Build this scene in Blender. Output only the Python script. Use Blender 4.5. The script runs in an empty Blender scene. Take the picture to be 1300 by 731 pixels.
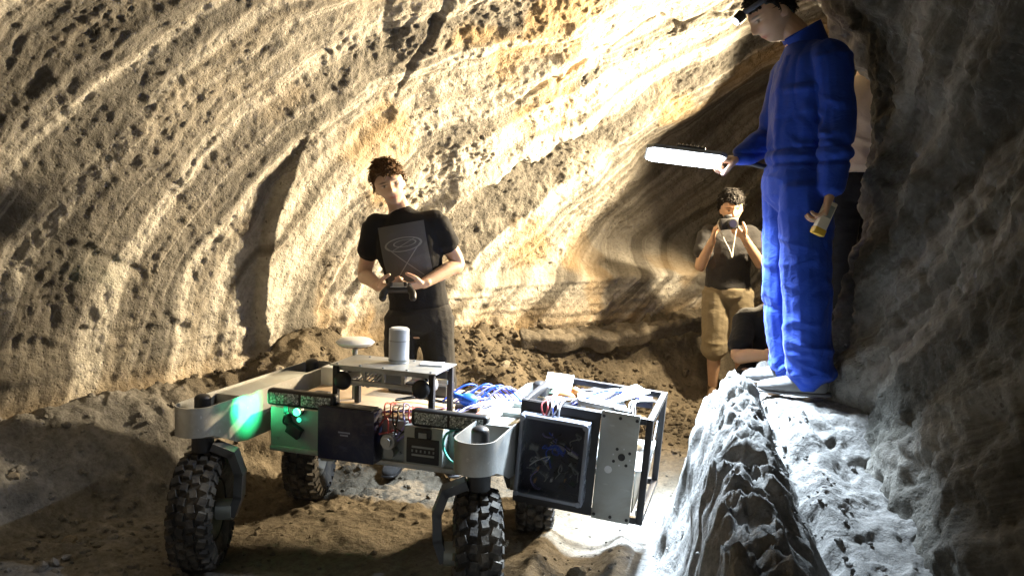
import bpy, bmesh, math, random
import numpy as np
from mathutils import Vector, Matrix

R = math.radians
rng = np.random.default_rng(7)
random.seed(7)
scene = bpy.context.scene
col = scene.collection

# ------------------------------------------------------------------ camera, world, exposure
cam_d = bpy.data.cameras.new('camera')
cam = bpy.data.objects.new('camera', cam_d); col.objects.link(cam)
CAM_Z = 1.49
cam.location = (0, 0, CAM_Z)
cam.rotation_euler = (R(90 - 5.1), 0, 0)
cam_d.sensor_fit = 'HORIZONTAL'; cam_d.sensor_width = 36.0
cam_d.lens = 36.0 * 1020 / 1300
cam_d.clip_start = 0.02; cam_d.clip_end = 200
scene.camera = cam

world = bpy.data.worlds.new('World'); scene.world = world; world.use_nodes = True
wn = world.node_tree.nodes; wl = world.node_tree.links
sky = wn.new('ShaderNodeTexSky'); sky.sky_type = 'NISHITA'; sky.sun_disc = False
sky.sun_elevation = R(35); sky.sun_rotation = R(200)
wl.new(sky.outputs['Color'], wn['Background'].inputs['Color'])
wn['Background'].inputs['Strength'].default_value = 0.09   # reaches in only through the distant tube mouth behind the viewer

scene.view_settings.view_transform = 'Standard'
scene.view_settings.look = 'None'
scene.view_settings.exposure = 0.0
scene.view_settings.gamma = 1.0
scene.render.engine = 'CYCLES'
scene.cycles.use_denoising = True
scene.cycles.max_bounces = 10
scene.cycles.diffuse_bounces = 5
scene.cycles.sample_clamp_indirect = 6.0
scene.cycles.caustics_reflective = False
scene.cycles.caustics_refractive = False

WARM_W = 265.0     # tripod flood, head aimed at the wall
WARM2_W = 170.0     # tripod flood, head aimed at the bank
LED_W = 165.0
HEADLAMP_W = 95.0      # hand-held panel

# ------------------------------------------------------------------ noise (numpy)
_perm = rng.permutation(256).astype(np.int32); _perm = np.concatenate([_perm, _perm, _perm])
_g = rng.normal(size=(256, 3)); _g /= np.linalg.norm(_g, axis=1)[:, None]; _g = _g.astype(np.float32)
def perlin(P):
    P = np.asarray(P, np.float32)
    I = np.floor(P).astype(np.int32); F = P - I; I &= 255
    U = F * F * F * (F * (F * 6 - 15) + 10)
    def h(dx, dy, dz):
        i = _perm[_perm[_perm[(I[..., 0] + dx) & 255] + ((I[..., 1] + dy) & 255)] + ((I[..., 2] + dz) & 255)]
        g = _g[i]
        return g[..., 0] * (F[..., 0] - dx) + g[..., 1] * (F[..., 1] - dy) + g[..., 2] * (F[..., 2] - dz)
    def L(a, b, t): return a + (b - a) * t
    x0 = L(h(0,0,0), h(1,0,0), U[..., 0]); x1 = L(h(0,1,0), h(1,1,0), U[..., 0])
    x2 = L(h(0,0,1), h(1,0,1), U[..., 0]); x3 = L(h(0,1,1), h(1,1,1), U[..., 0])
    return L(L(x0, x1, U[..., 1]), L(x2, x3, U[..., 1]), U[..., 2]) * 1.5
def fbm(P, o=3, lac=2.1, g=0.5):
    s = 0; a = 1.0
    for i in range(o):
        s = s + a * perlin(P + 17.3 * i); P = P * lac; a *= g
    return s
_jit = rng.random((256, 3)).astype(np.float32)
def worley(P):
    P = np.asarray(P, np.float32); I = np.floor(P).astype(np.int32); F = P - I
    best = np.full(P.shape[:-1], 9.0, np.float32); bid = np.zeros(P.shape[:-1], np.int32)
    for dx in (-1,0,1):
        for dy in (-1,0,1):
            for dz in (-1,0,1):
                i = _perm[_perm[_perm[(I[...,0]+dx)&255] + ((I[...,1]+dy)&255)] + ((I[...,2]+dz)&255)]
                j = _jit[i]
                d = (dx + j[...,0] - F[...,0])**2 + (dy + j[...,1] - F[...,1])**2 + (dz + j[...,2] - F[...,2])**2
                m = d < best; best = np.where(m, d, best); bid = np.where(m, i, bid)
    return np.sqrt(best), bid
def sm(x, a, b):
    t = np.clip((x - a) / (b - a), 0, 1); return t * t * (3 - 2 * t)
def interp(x, xs, ys): return np.interp(x, xs, ys)
def spline(pts, n):
    """Catmull-Rom through pts, n samples by arc length"""
    p = np.array(pts, float); p = np.vstack([2*p[0]-p[1], p, 2*p[-1]-p[-2]])
    out = []
    for i in range(1, len(p)-2):
        t = np.linspace(0, 1, 40, endpoint=False)[:, None]
        a, b, c, d = p[i-1], p[i], p[i+1], p[i+2]
        out.append(.5*((2*b) + (-a+c)*t + (2*a-5*b+4*c-d)*t*t + (-a+3*b-3*c+d)*t**3))
    out.append(p[-2][None]); q = np.vstack(out)
    L = np.concatenate([[0], np.cumsum(np.linalg.norm(np.diff(q, axis=0), axis=1))])
    return q, L

# ------------------------------------------------------------------ object helpers
def tag(o, label=None, cat=None, group=None, kind=None):
    if label: o['label'] = label
    if cat: o['category'] = cat
    if group: o['group'] = group
    if kind: o['kind'] = kind
    return o
def empty(name, loc=(0,0,0), rot=(0,0,0)):
    o = bpy.data.objects.new(name, None); col.objects.link(o)
    o.location = loc; o.rotation_euler = rot; o.empty_display_size = .1
    return o
def mesh_obj(name, me, mat=None, parent=None):
    o = bpy.data.objects.new(name, me); col.objects.link(o)
    if mat is not None:
        me.materials.clear(); me.materials.append(mat)
    o.parent = parent
    return o
def smooth(me, on=True):
    me.polygons.foreach_set('use_smooth', np.full(len(me.polygons), on)); me.update()
def grid_mesh(name, V, uv=None, colr=None):
    """V: (n,m,3) array -> quad mesh"""
    n, m = V.shape[:2]
    idx = np.arange(n*m).reshape(n, m)
    q = np.stack([idx[:-1,:-1], idx[1:,:-1], idx[1:,1:], idx[:-1,1:]], -1).reshape(-1, 4)
    me = bpy.data.meshes.new(name)
    me.vertices.add(n*m); me.vertices.foreach_set('co', V.reshape(-1).astype(np.float32))
    me.loops.add(q.size); me.loops.foreach_set('vertex_index', q.reshape(-1).astype(np.int32))
    me.polygons.add(len(q)); me.polygons.foreach_set('loop_start', np.arange(0, q.size, 4, dtype=np.int32))
    me.update(calc_edges=True)
    smooth(me)
    if uv is not None:
        l = me.uv_layers.new(name='flow'); l.data.foreach_set('uv', uv.reshape(-1, 2)[q.reshape(-1)].reshape(-1).astype(np.float32))
    if colr is not None:
        for k, a in colr.items():
            at = me.attributes.new(k, 'FLOAT', 'POINT'); at.data.foreach_set('value', a.reshape(-1).astype(np.float32))
    me.validate()
    return me
def py_mesh(name, V, F):
    me = bpy.data.meshes.new(name); me.from_pydata([tuple(map(float, v)) for v in V], [], F); me.update(); return me

class MB:
    """collects simple solids into one mesh"""
    def __init__(s): s.bm = bmesh.new()
    def _x(s, r, M):
        bmesh.ops.transform(s.bm, matrix=M, verts=r)
        return s
    def box(s, c, size, rot=None, bev=0.0, seg=2):
        r = bmesh.ops.create_cube(s.bm, size=1.0)['verts']
        bmesh.ops.scale(s.bm, vec=size, verts=r)
        if bev > 0:
            e = list({e for v in r for e in v.link_edges})
            rr = bmesh.ops.bevel(s.bm, geom=e, offset=bev, segments=seg, affect='EDGES', profile=.5)
            r = list({v for f in rr['faces'] for v in f.verts} | {v for v in r if v.is_valid})
            r = list({v for v in r} | {v for f in rr['faces'] for e in f.edges for v in e.verts})
        M = Matrix.Translation(c)
        if rot is not None: M = M @ (rot if isinstance(rot, Matrix) else Matrix.Rotation(rot[2], 4, 'Z') @ Matrix.Rotation(rot[1], 4, 'Y') @ Matrix.Rotation(rot[0], 4, 'X'))
        return s._x(r, M)
    def cyl(s, a, b, r1, r2=None, n=20, cap=True):
        a = Vector(a); b = Vector(b); d = b - a
        r = bmesh.ops.create_cone(s.bm, cap_ends=cap, segments=n, radius1=r1, radius2=r1 if r2 is None else r2, depth=d.length)['verts']
        M = Matrix.Translation((a+b)/2) @ Vector((0,0,1)).rotation_difference(d.normalized()).to_matrix().to_4x4()
        return s._x(r, M)
    def sph(s, c, r, sc=(1,1,1), n=20):
        v = bmesh.ops.create_uvsphere(s.bm, u_segments=n, v_segments=max(8, n*2//3), radius=r)['verts']
        return s._x(v, Matrix.Translation(c) @ Matrix.Diagonal((*sc, 1)))
    def prism(s, poly, h, M=None):
        """poly in XY extruded 0..h in Z"""
        lo = [s.bm.verts.new((x, y, 0)) for x, y in poly]; hi = [s.bm.verts.new((x, y, h)) for x, y in poly]
        s.bm.faces.new(lo[::-1]); s.bm.faces.new(hi); n = len(poly)
        for i in range(n): s.bm.faces.new((lo[i], lo[(i+1)%n], hi[(i+1)%n], hi[i]))
        if M is not None: s._x(lo+hi, M)
        return s
    def tube(s, pts, r, n=8, sub=6):
        V, F = loft([(p, r) for p in pts], n=n, sub=sub)
        vs = [s.bm.verts.new(v) for v in V]
        for f in F: s.bm.faces.new([vs[i] for i in f])
        return s
    def build(s, name, mat, parent=None, sm_angle=40):
        bmesh.ops.recalc_face_normals(s.bm, faces=s.bm.faces)
        me = bpy.data.meshes.new(name); s.bm.to_mesh(me); s.bm.free()
        smooth(me)
        try: me.set_sharp_from_angle(angle=R(sm_angle))
        except Exception: pass
        return mesh_obj(name, me, mat, parent)

def loft(sec, n=16, sub=5, ref=(0, -1, 0), cap=2):
    """sec: list of (pos, r) or (pos, (ra, rb)); closed round-capped loft -> V, F.  rb lies along ref"""
    P = np.array([s[0] for s in sec], float)
    Rr = np.array([(s[1] if isinstance(s[1], (tuple, list)) else (s[1], s[1])) for s in sec], float)
    if sub > 1 and len(P) > 2:
        A = np.hstack([P, Rr]); A2 = np.vstack([2*A[0]-A[1], A, 2*A[-1]-A[-2]]); out = []
        for i in range(1, len(A2)-2):
            t = np.linspace(0, 1, sub, endpoint=False)[:, None]; a, b, c, d = A2[i-1], A2[i], A2[i+1], A2[i+2]
            out.append(.5*((2*b)+(-a+c)*t+(2*a-5*b+4*c-d)*t*t+(-a+3*b-3*c+d)*t**3))
        A = np.vstack(out + [A2[-2][None]]); P = A[:, :3]; Rr = np.maximum(A[:, 3:], 1e-4)
    T = np.gradient(P, axis=0); T /= np.linalg.norm(T, axis=1)[:, None] + 1e-9
    if cap:   # rounded ends
        def capping(p, t, r, s):
            rs = min(r); o = []
            for k in range(1, cap+1):
                a = k/(cap+.35)*math.pi/2
                o.append((p + s*t*rs*.8*math.sin(a), r*math.cos(a), t))
            return o
        c0 = capping(P[0], T[0], Rr[0], -1)[::-1]; c1 = capping(P[-1], T[-1], Rr[-1], 1)
        P = np.vstack([[c[0] for c in c0], P, [c[0] for c in c1]]); Rr = np.vstack([[c[1] for c in c0], Rr, [c[1] for c in c1]]); T = np.vstack([[c[2] for c in c0], T, [c[2] for c in c1]])
    ref = np.array(ref, float); V = []; F = []
    an = np.linspace(0, 2*math.pi, n, endpoint=False)
    bprev = None
    for p, r, t in zip(P, Rr, T):
        b = ref - (ref@t)*t
        if np.linalg.norm(b) < .15:
            b = bprev - (bprev@t)*t if bprev is not None else np.cross(t, (1, 0, 0.1))
        b = b/np.linalg.norm(b); bprev = b; a = np.cross(b, t)
        V.extend(p + r[0]*np.cos(an)[:, None]*a + r[1]*np.sin(an)[:, None]*b)
    m = len(P)
    for i in range(m-1):
        for j in range(n):
            F.append((i*n+j, i*n+(j+1)%n, (i+1)*n+(j+1)%n, (i+1)*n+j))
    F.append(tuple(range(n))[::-1]); F.append(tuple((m-1)*n+j for j in range(n)))
    return [tuple(v) for v in V], F

def wire(name, pts, r, mat, parent, n=6, sub=6):
    V, F = loft([(p, r) for p in pts], n=n, sub=sub, ref=(.3, .5, .8), cap=0)
    me = py_mesh(name, V, F); smooth(me)
    return mesh_obj(name, me, mat, parent)

# ------------------------------------------------------------------ materials
def nt(name):
    m = bpy.data.materials.new(name); m.use_nodes = True
    n = m.node_tree.nodes; return m, n, m.node_tree.links, n['Principled BSDF']
def ramp(n, l, src, stops):
    r = n.new('ShaderNodeValToRGB'); l.new(src, r.inputs['Fac'])
    e = r.color_ramp.elements
    while len(e) < len(stops): e.new(.5)
    for k, (p, c) in enumerate(stops): e[k].position = p; e[k].color = (*c, 1) if len(c) == 3 else c
    return r.outputs['Color']
def mixc(n, l, fac, a, b, mode='MIX'):
    m = n.new('ShaderNodeMix'); m.data_type = 'RGBA'; m.blend_type = mode
    for s, v in ((m.inputs[0], fac), (m.inputs[6], a), (m.inputs[7], b)):
        if hasattr(v, 'is_output'): l.new(v, s)
        elif isinstance(v, tuple): s.default_value = (*v, 1)
        else: s.default_value = v
    return m.outputs[2]
def noise(n, l, vec, scale, detail=6, rough=.55, dist=0):
    t = n.new('ShaderNodeTexNoise'); t.inputs['Scale'].default_value = scale; t.inputs['Detail'].default_value = detail
    t.inputs['Roughness'].default_value = rough; t.inputs['Distortion'].default_value = dist
    if vec is not None: l.new(vec, t.inputs['Vector'])
    return t.outputs['Fac']
def mapping(n, l, vec, scale=(1,1,1), rot=(0,0,0)):
    m = n.new('ShaderNodeMapping'); m.inputs['Scale'].default_value = scale; m.inputs['Rotation'].default_value = rot
    l.new(vec, m.inputs['Vector']); return m.outputs['Vector']
def plain(name, c, rough=.5, metal=0.0, bump=0.0, bscale=60, var=.15, vscale=8, emit=None, estr=0, coat=0, spec=.5):
    m, n, l, b = nt(name)
    tc = n.new('ShaderNodeTexCoord').outputs['Object']
    f = noise(n, l, tc, vscale, 5)
    lo = tuple(x*(1-var) for x in c); hi = tuple(min(1, x*(1+var)) for x in c)
    l.new(ramp(n, l, f, [(.3, lo), (.7, hi)]), b.inputs['Base Color'])
    f2 = noise(n, l, tc, vscale*3, 4)
    mr = n.new('ShaderNodeMapRange'); l.new(f2, mr.inputs['Value']); mr.inputs['To Min'].default_value = max(.03, rough-.12); mr.inputs['To Max'].default_value = min(1, rough+.12)
    l.new(mr.outputs['Result'], b.inputs['Roughness'])
    b.inputs['Metallic'].default_value = metal; b.inputs['Coat Weight'].default_value = coat
    b.inputs['Specular IOR Level'].default_value = spec
    if bump:
        bp = n.new('ShaderNodeBump'); bp.inputs['Strength'].default_value = bump; bp.inputs['Distance'].default_value = .004
        l.new(noise(n, l, tc, bscale, 4), bp.inputs['Height']); l.new(bp.outputs['Normal'], b.inputs['Normal'])
    if emit: b.inputs['Emission Color'].default_value = (*emit, 1); b.inputs['Emission Strength'].default_value = estr
    return m

def rock_material(name, tint, streaks=True):
    """weathered tuff: tan crust, grey bare patches, pores, flow streaks along the arch"""
    m, n, l, b = nt(name)
    tc = n.new('ShaderNodeTexCoord'); ob = tc.outputs['Object']
    uv = n.new('ShaderNodeUVMap'); uv.uv_map = 'flow'
    big = noise(n, l, ob, .9, 5, .6, .6)
    c1 = ramp(n, l, big, [(.30, tint[0]), (.46, tint[1]), (.60, tint[2]), (.74, tint[3])])
    st = noise(n, l, mapping(n, l, uv.outputs['UV'], (4.2, .28, 1)), 1.0, 7, .62, .6)
    c2 = mixc(n, l, ramp(n, l, st, [(.47, (0,0,0)), (.58, (.9,.9,.9))]), c1, tint[4])
    st2 = noise(n, l, mapping(n, l, uv.outputs['UV'], (2.3, .22, 1), (0, 0, .06)), 1.0, 6, .6, .5)
    c3 = mixc(n, l, ramp(n, l, st2, [(.50, (0,0,0)), (.60, (.85,.85,.85))]), c2, tint[5])
    fine = noise(n, l, ob, 26, 8, .7)
    c4 = mixc(n, l, .8, c3, ramp(n, l, fine, [(.25, (.45,.44,.42)), (.55, (1,1,1)), (.8, (1.1,1.08,1.02))]), 'MULTIPLY')
    sp = n.new('ShaderNodeTexVoronoi'); sp.inputs['Scale'].default_value = 34; l.new(mapping(n, l, ob, (1,1,.7)), sp.inputs['Vector'])
    spk = ramp(n, l, sp.outputs['Distance'], [(.16, (.8,.8,.8)), (.26, (0,0,0))])
    spm = mixc(n, l, 1.0, spk, ramp(n, l, noise(n, l, ob, 5.5, 4, .6), [(.48, (0,0,0)), (.62, (1,1,1))]), 'MULTIPLY')
    c5 = mixc(n, l, spm, c4, (.11, .10, .09))       # dark mineral specks
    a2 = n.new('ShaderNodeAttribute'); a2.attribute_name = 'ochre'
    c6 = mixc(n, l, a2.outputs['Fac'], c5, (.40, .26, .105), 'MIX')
    a3 = n.new('ShaderNodeAttribute'); a3.attribute_name = 'shade_patches'
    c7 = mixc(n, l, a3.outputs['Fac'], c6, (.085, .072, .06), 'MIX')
    l.new(c7, b.inputs['Base Color'])
    b.inputs['Roughness'].default_value = .93; b.inputs['Specular IOR Level'].default_value = .2
    vo = n.new('ShaderNodeTexVoronoi'); vo.inputs['Scale'].default_value = 42; l.new(ob, vo.inputs['Vector'])
    vr = n.new('ShaderNodeMapRange'); l.new(vo.outputs['Distance'], vr.inputs['Value']); vr.inputs['From Min'].default_value = .0; vr.inputs['From Max'].default_value = .35
    ad = n.new('ShaderNodeMath'); ad.operation = 'MULTIPLY_ADD'; l.new(vr.outputs['Result'], ad.inputs[0]); ad.inputs[1].default_value = .35
    l.new(noise(n, l, ob, 34, 9, .72), ad.inputs[2])
    bp = n.new('ShaderNodeBump'); bp.inputs['Strength'].default_value = .9; bp.inputs['Distance'].default_value = .02
    l.new(ad.outputs[0], bp.inputs['Height']); l.new(bp.outputs['Normal'], b.inputs['Normal'])
    return m
WALL = rock_material('tuff_wall', [(.11,.105,.095), (.21,.195,.17), (.31,.28,.23), (.39,.345,.27), (.58,.55,.49), (.085,.080,.072)])
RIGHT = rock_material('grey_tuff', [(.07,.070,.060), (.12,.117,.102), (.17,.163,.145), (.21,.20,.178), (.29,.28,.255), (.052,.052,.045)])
def soil_material():
    m, n, l, b = nt('soil')
    ob = n.new('ShaderNodeTexCoord').outputs['Object']
    big = noise(n, l, ob, 1.4, 6, .6, .4)
    fine = noise(n, l, ob, 40, 8, .7)
    br = ramp(n, l, big, [(.3, (.085,.072,.054)), (.5, (.14,.118,.088)), (.7, (.225,.19,.14))])
    at = n.new('ShaderNodeAttribute'); at.attribute_name = 'ash_falloff'
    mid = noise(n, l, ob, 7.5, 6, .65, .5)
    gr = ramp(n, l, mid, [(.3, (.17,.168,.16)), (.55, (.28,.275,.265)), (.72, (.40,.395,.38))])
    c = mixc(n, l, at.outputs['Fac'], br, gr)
    c = mixc(n, l, .85, c, ramp(n, l, fine, [(.25, (.4,.4,.4)), (.55, (1,1,1)), (.8, (1.15,1.13,1.1))]), 'MULTIPLY')
    l.new(c, b.inputs['Base Color']); b.inputs['Roughness'].default_value = .95; b.inputs['Specular IOR Level'].default_value = .15
    bp = n.new('ShaderNodeBump'); bp.inputs['Strength'].default_value = .9; bp.inputs['Distance'].default_value = .018
    l.new(noise(n, l, ob, 46, 9, .7), bp.inputs['Height']); l.new(bp.outputs['Normal'], b.inputs['Normal'])
    return m
SOIL = soil_material()

def dusty(name, c, dust=(.30,.25,.185), amt=.6, **kw):
    """plain() with patches of settled dust and scuffs"""
    m = plain(name, c, **kw); n = m.node_tree.nodes; l = m.node_tree.links; b = n['Principled BSDF']
    src = b.inputs['Base Color'].links[0].from_socket; ob = [k for k in n if k.type == 'TEX_COORD'][0].outputs['Object']
    f = ramp(n, l, noise(n, l, ob, 6.5, 9, .72, .8), [(.44, (0,0,0)), (.66, (amt,amt,amt))])
    c1 = mixc(n, l, f, src, dust)
    sc = ramp(n, l, noise(n, l, mapping(n, l, ob, (12, 90, 40)), 1, 3, .5), [(.66, (0,0,0)), (.72, (.5,.5,.5))])
    l.new(mixc(n, l, sc, c1, tuple(min(.8, x*1.6+.05) for x in c)), b.inputs['Base Color'])
    ml = n.new('ShaderNodeMath'); ml.operation = 'MULTIPLY_ADD'; l.new(f, ml.inputs[0]); ml.inputs[1].default_value = -kw.get('metal', 0.0); ml.inputs[2].default_value = kw.get('metal', 0.0)
    l.new(ml.outputs[0], b.inputs['Metallic'])
    return m
ALU = dusty('brushed_aluminium', (.46,.47,.46), amt=.55, rough=.42, metal=.75, bump=.2, bscale=120, var=.2, vscale=5)
ALU_MATT = plain('painted_aluminium', (.32,.345,.33), .5, .35, .1, 90, .1)
GREYMET = plain('grey_metal', (.30,.32,.32), .5, .5, .1, 80, .15)
FORK = plain('dark_fork_paint', (.085,.092,.105), .5, .3, .2, 60, .25)
BLACK = plain('black_plastic', (.018,.018,.02), .45, 0, .2, 90, .3)
BLACKMET = plain('black_powder_coat', (.02,.02,.024), .5, 0, .2, 150, .3)
RUBBER = dusty('dusty_rubber', (.045,.043,.042), dust=(.20,.175,.14), amt=.75, rough=.9, bump=.6, bscale=60, var=.4, spec=.25)
RIM = plain('dusty_rim', (.36,.33,.28), .6, .3, .2, 40, .25)
NAVY = dusty('navy_case', (.008,.010,.040), amt=.16, rough=.38, bump=.15)
WHITE = plain('white_plastic', (.72,.74,.76), .4, 0, 0)
LIDARM = plain('pale_sensor_shell', (.55,.58,.62), .35, .2, 0, var=.05)
PLATE = dusty('grey_plate', (.42,.44,.42), amt=.45, rough=.5, metal=.15, bump=.06, bscale=100, var=.07)
WOOD = plain('dusty_deck', (.42,.31,.20), .7, 0, .2, 50, .25, 5)
BOARD = plain('circuit_board', (.02,.05,.03), .5, 0, .4, 200, .6, 60)
WRED = plain('red_wire', (.50,.10,.10), .4); WBLU = plain('blue_wire', (.03,.10,.60), .4)
WWHT = plain('white_wire', (.75,.75,.76), .4); WBLK = plain('black_wire', (.015,.015,.015), .4); WGRN = plain('teal_wire', (.10,.62,.48), .4)
WPUR = plain('violet_wire', (.30,.28,.60), .4); WORG = plain('copper_part', (.55,.28,.10), .5, .2)
BLUEPL = plain('blue_connector', (.02,.12,.62), .4)
def lens_mat():
    m, n, l, b = nt('faceted_lens')
    ob = n.new('ShaderNodeTexCoord').outputs['Object']
    v = n.new('ShaderNodeTexVoronoi'); v.inputs['Scale'].default_value = 160; l.new(ob, v.inputs['Vector'])
    l.new(ramp(n, l, v.outputs['Color'], [(.2, (.07,.08,.08)), (.6, (.28,.32,.30)), (.9, (.75,.8,.78))]), b.inputs['Base Color'])
    b.inputs['Metallic'].default_value = .6; b.inputs['Roughness'].default_value = .3
    bp = n.new('ShaderNodeBump'); bp.inputs['Strength'].default_value = .6; bp.inputs['Distance'].default_value = .004
    l.new(v.outputs['Distance'], bp.inputs['Height']); l.new(bp.outputs['Normal'], b.inputs['Normal'])
    return m
LENS = lens_mat()
def glass_mat():
    m, n, l, b = nt('clear_cover')
    b.inputs['Base Color'].default_value = (.75,.8,.9,1); b.inputs['Roughness'].default_value = .06
    b.inputs['Transmission Weight'].default_value = 1; b.inputs['IOR'].default_value = 1.45
    b.inputs['Alpha'].default_value = .35
    return m
CLEAR = glass_mat()
def emis(name, c, s):
    m, n, l, b = nt(name)
    b.inputs['Base Color'].default_value = (.8,.8,.8,1)
    b.inputs['Emission Color'].default_value = (*c, 1); b.inputs['Emission Strength'].default_value = s
    return m

#SECTION cave
# ------------------------------------------------------------------ the cave shell (left wall + roof)
W_PTS = [(-2.2,-5.0), (-2.45,-1.5), (-2.75,1.2), (-2.90,2.8), (-2.60,3.62), (-2.08,4.24), (-1.6,4.78), (-1.15,5.3), (-.6,5.85), (.1,6.4),
         (.9,6.85), (1.8,7.2), (2.8,7.5), (4.5,8.0), (8.0,8.6)]
_wq, _wL = spline(W_PTS, 0)
S_TOT = _wL[-1]
def plan(s):
    x = np.interp(s, _wL, _wq[:, 0]); y = np.interp(s, _wL, _wq[:, 1]); return x, y
def s_of_x(x0):   # arc length where the plan crosses x (beyond the nearest bulge)
    k = np.argmin(np.abs(_wq[:, 0]-x0) + (_wq[:, 1] < 3.5)*9); return _wL[k]
BENCH_X = [-2.7,-2.1,-1.6,-1.15,-.6,.1,.9,1.8,2.8,5]; BENCH_Z = [.36,.47,.54,.58,.61,.62,.63,.65,.66,.66]
def shell_base(S, TH):
    x, y = plan(S)
    e = .12
    xa, ya = plan(np.clip(S-e, 0, S_TOT)); xb, yb = plan(np.clip(S+e, 0, S_TOT))
    tx, ty = xb-xa, yb-ya; L = np.hypot(tx, ty); nx, ny = ty/L, -tx/L
    zb = np.where(y > 3.3, np.interp(x, BENCH_X, BENCH_Z), .42) - .12
    a = 2.25; b = 2.85
    off = a*(1-np.cos(TH)); z = zb + b*np.sin(TH)
    # below the springing line the shell runs straight down into the ground
    z = np.where(TH < 0, zb + TH*1.2, z); off = np.where(TH < 0, 0, off)
    return np.stack([x+nx*off, y+ny*off, z], -1)
def grid_normals(V):
    du = np.gradient(V, axis=0); dv = np.gradient(V, axis=1); N = np.cross(du, dv)
    return N/(np.linalg.norm(N, axis=-1, keepdims=True)+1e-9)

def build_shell():
    s0 = s_of_x(-2.08) - .72
    s = np.concatenate([np.linspace(0, s0-1.2, 60, endpoint=False), np.linspace(s0-1.2, s0+7.0, 900, endpoint=False), np.linspace(s0+7.2, S_TOT, 60)])
    th = np.concatenate([np.linspace(-.35, 0, 14, endpoint=False), np.linspace(0, 1.25, 430, endpoint=False), np.linspace(1.25, 2.02, 60)])
    S, TH = np.meshgrid(s, th, indexing='ij')
    V = shell_base(S, TH); N = -grid_normals(V)
    c = V[len(s)//2, 100]; 
    if (N[len(s)//2, 100] @ np.array([-.3, 1, 0])) > 0: N = -N      # inward
    u = S - s0
    arc = TH*2.5
    calm = 1-.55*(1-sm(S-s0, 1.2, 2.2))
    d = .09*fbm(V*.8+3, 3)*calm + .030*fbm(V*2.6+9, 3)*calm
    # flow ribs leaning with the arch; they lean more towards the back
    lean = interp(u, [0, 2.5, 4.0, 6.5], [.05, .15, .75, 1.1])
    kq = sm(u, .9, 4.8)
    q = u - (.25*arc+.20*arc*arc)*(1-kq) - 1.35*arc*kq + .08*fbm(V*1.5+60, 2)
    flow = fbm(np.stack([q*3.4, arc*.30, q*0+2.2], -1), 3)
    d += .030*np.tanh(2*flow)*calm*(1-sm(u, 3.4, 4.6))
    d += .010*fbm(np.stack([q*10 + 1.2*fbm(V*3+2, 2), arc*2.4, q*0+5.2], -1), 3)
    # the arched rib whose far side is proud
    rs = interp(TH, [-.2, .05, .16, .28, .385, .453, .506, .57, .8], RIB)
    x = u - rs + .02*perlin(np.stack([arc*4, u*0, u*0+3], -1))
    amp = .095*(1-sm(TH, .40, .60))
    d += amp*np.where(x > 0, np.exp(-np.maximum(x, 0)/.55), 0)*sm(x, -.012, .020)
    d -= .02*(1-sm(TH, .45, .6))*np.exp(-(x+.05)**2/.003)
    # second crevice, rising to the back, upper side overhanging
    def crease(pts, depth, over, wd, seed):
        U = np.array(pts); cu = np.interp(u, U[:, 0], U[:, 1])
        wob = .05*perlin(np.stack([u*3.1, u*0+seed, u*0], -1)) + .02*perlin(np.stack([u*9.1, u*0+seed, u*0], -1))
        t = (TH - cu - wob)*2.6
        w = sm(u, U[0,0], U[0,0]+.35)*(1-sm(u, U[-1,0]-.35, U[-1,0]))
        return w*(over*np.where(t > 0, np.exp(-np.maximum(t,0)/.45), 0)*sm(t, -.012, .03) - depth*np.exp(-(t+.02)**2/wd))
    for cr in CREASES: d += crease(*cr)
    cx = u - interp(TH, [.55, .61, .694, .798, .93, 1.1], [2.27, 2.28, 2.28, 2.31, 2.33, 2.42]) - .03*perlin(np.stack([arc*5, u*0, u*0+8], -1))
    d += sm(TH, .56, .66)*(-.05*np.exp(-(cx/.022)**2)*sm(TH, .6, .9) + .022*np.where(cx > 0, np.exp(-np.maximum(cx, 0)/.35), 0)*sm(cx, -.01, .025))
    # lower band of bedded ash below the bench line
    zrel = V[..., 2] - (np.where(V[..., 1] > 3, np.interp(V[..., 0], BENCH_X, BENCH_Z), .45))
    back = sm(u, 2.6, 3.6)
    d += back*.16*(1-sm(zrel, .36, .46)) + .05*(1-sm(zrel + .03*perlin(V*3), .10, .14))*(1-back)
    d += .012*perlin(np.stack([u*1.2, zrel*22, u*0], -1))*(1-sm(zrel, .4, .6))
    d += .040*(1-back)*(1-sm(zrel + .012*perlin(V*2.1+3), .30, .33))
    # alcove: the back wall recedes below a line rising to the right
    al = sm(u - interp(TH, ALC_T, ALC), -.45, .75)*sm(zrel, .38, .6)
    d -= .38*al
    # pores
    rough = .5 + .5*np.tanh(2.2*fbm(V*1.5+31, 2)) ; rough = np.clip(rough + .25, .15, 1)*(1-.35*al)
    rough = rough*(.25 + .75*sm(zrel, .30, .55))
    Q = np.stack([q, arc*.55, .25*fbm(V*2, 2)], -1)
    wq = .05*np.stack([perlin(V*9), perlin(V*9+40), perlin(V*9+80)], -1)
    band = sm(fbm(np.stack([q*2.1, arc*.22, q*0+7.7], -1), 3), -.22, .22)
    cl = np.clip(.38+.9*fbm(V*2.4+5, 3), 0, 1)*rough*(.30+.70*band)
    def pores(sc, r, keep, ch, sh):
        f, i = worley((Q+wq)*sc + sh); rr = r*(.55+.6*_jit[i, 2])
        return np.clip((rr-f)/(rr*.45), 0, 1)*(_jit[i, ch] > keep)
    p1 = pores(9.0, .34, .80, 0, 3); p2 = pores(17.0, .42, .55, 1, 7); p3 = pores(31.0, .46, .40, 0, 11)
    d -= .034*p1*sm(cl, .40, .65) + .022*p2*sm(cl, .2, .5) + .013*p3*sm(cl, .05, .3)
    d += .022*np.clip(fbm(V*9+1, 3), -.5, .8)*rough*(.45+.55*band) + .007*fbm(V*24+1, 2)
    V = V + N*d[..., None]
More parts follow.
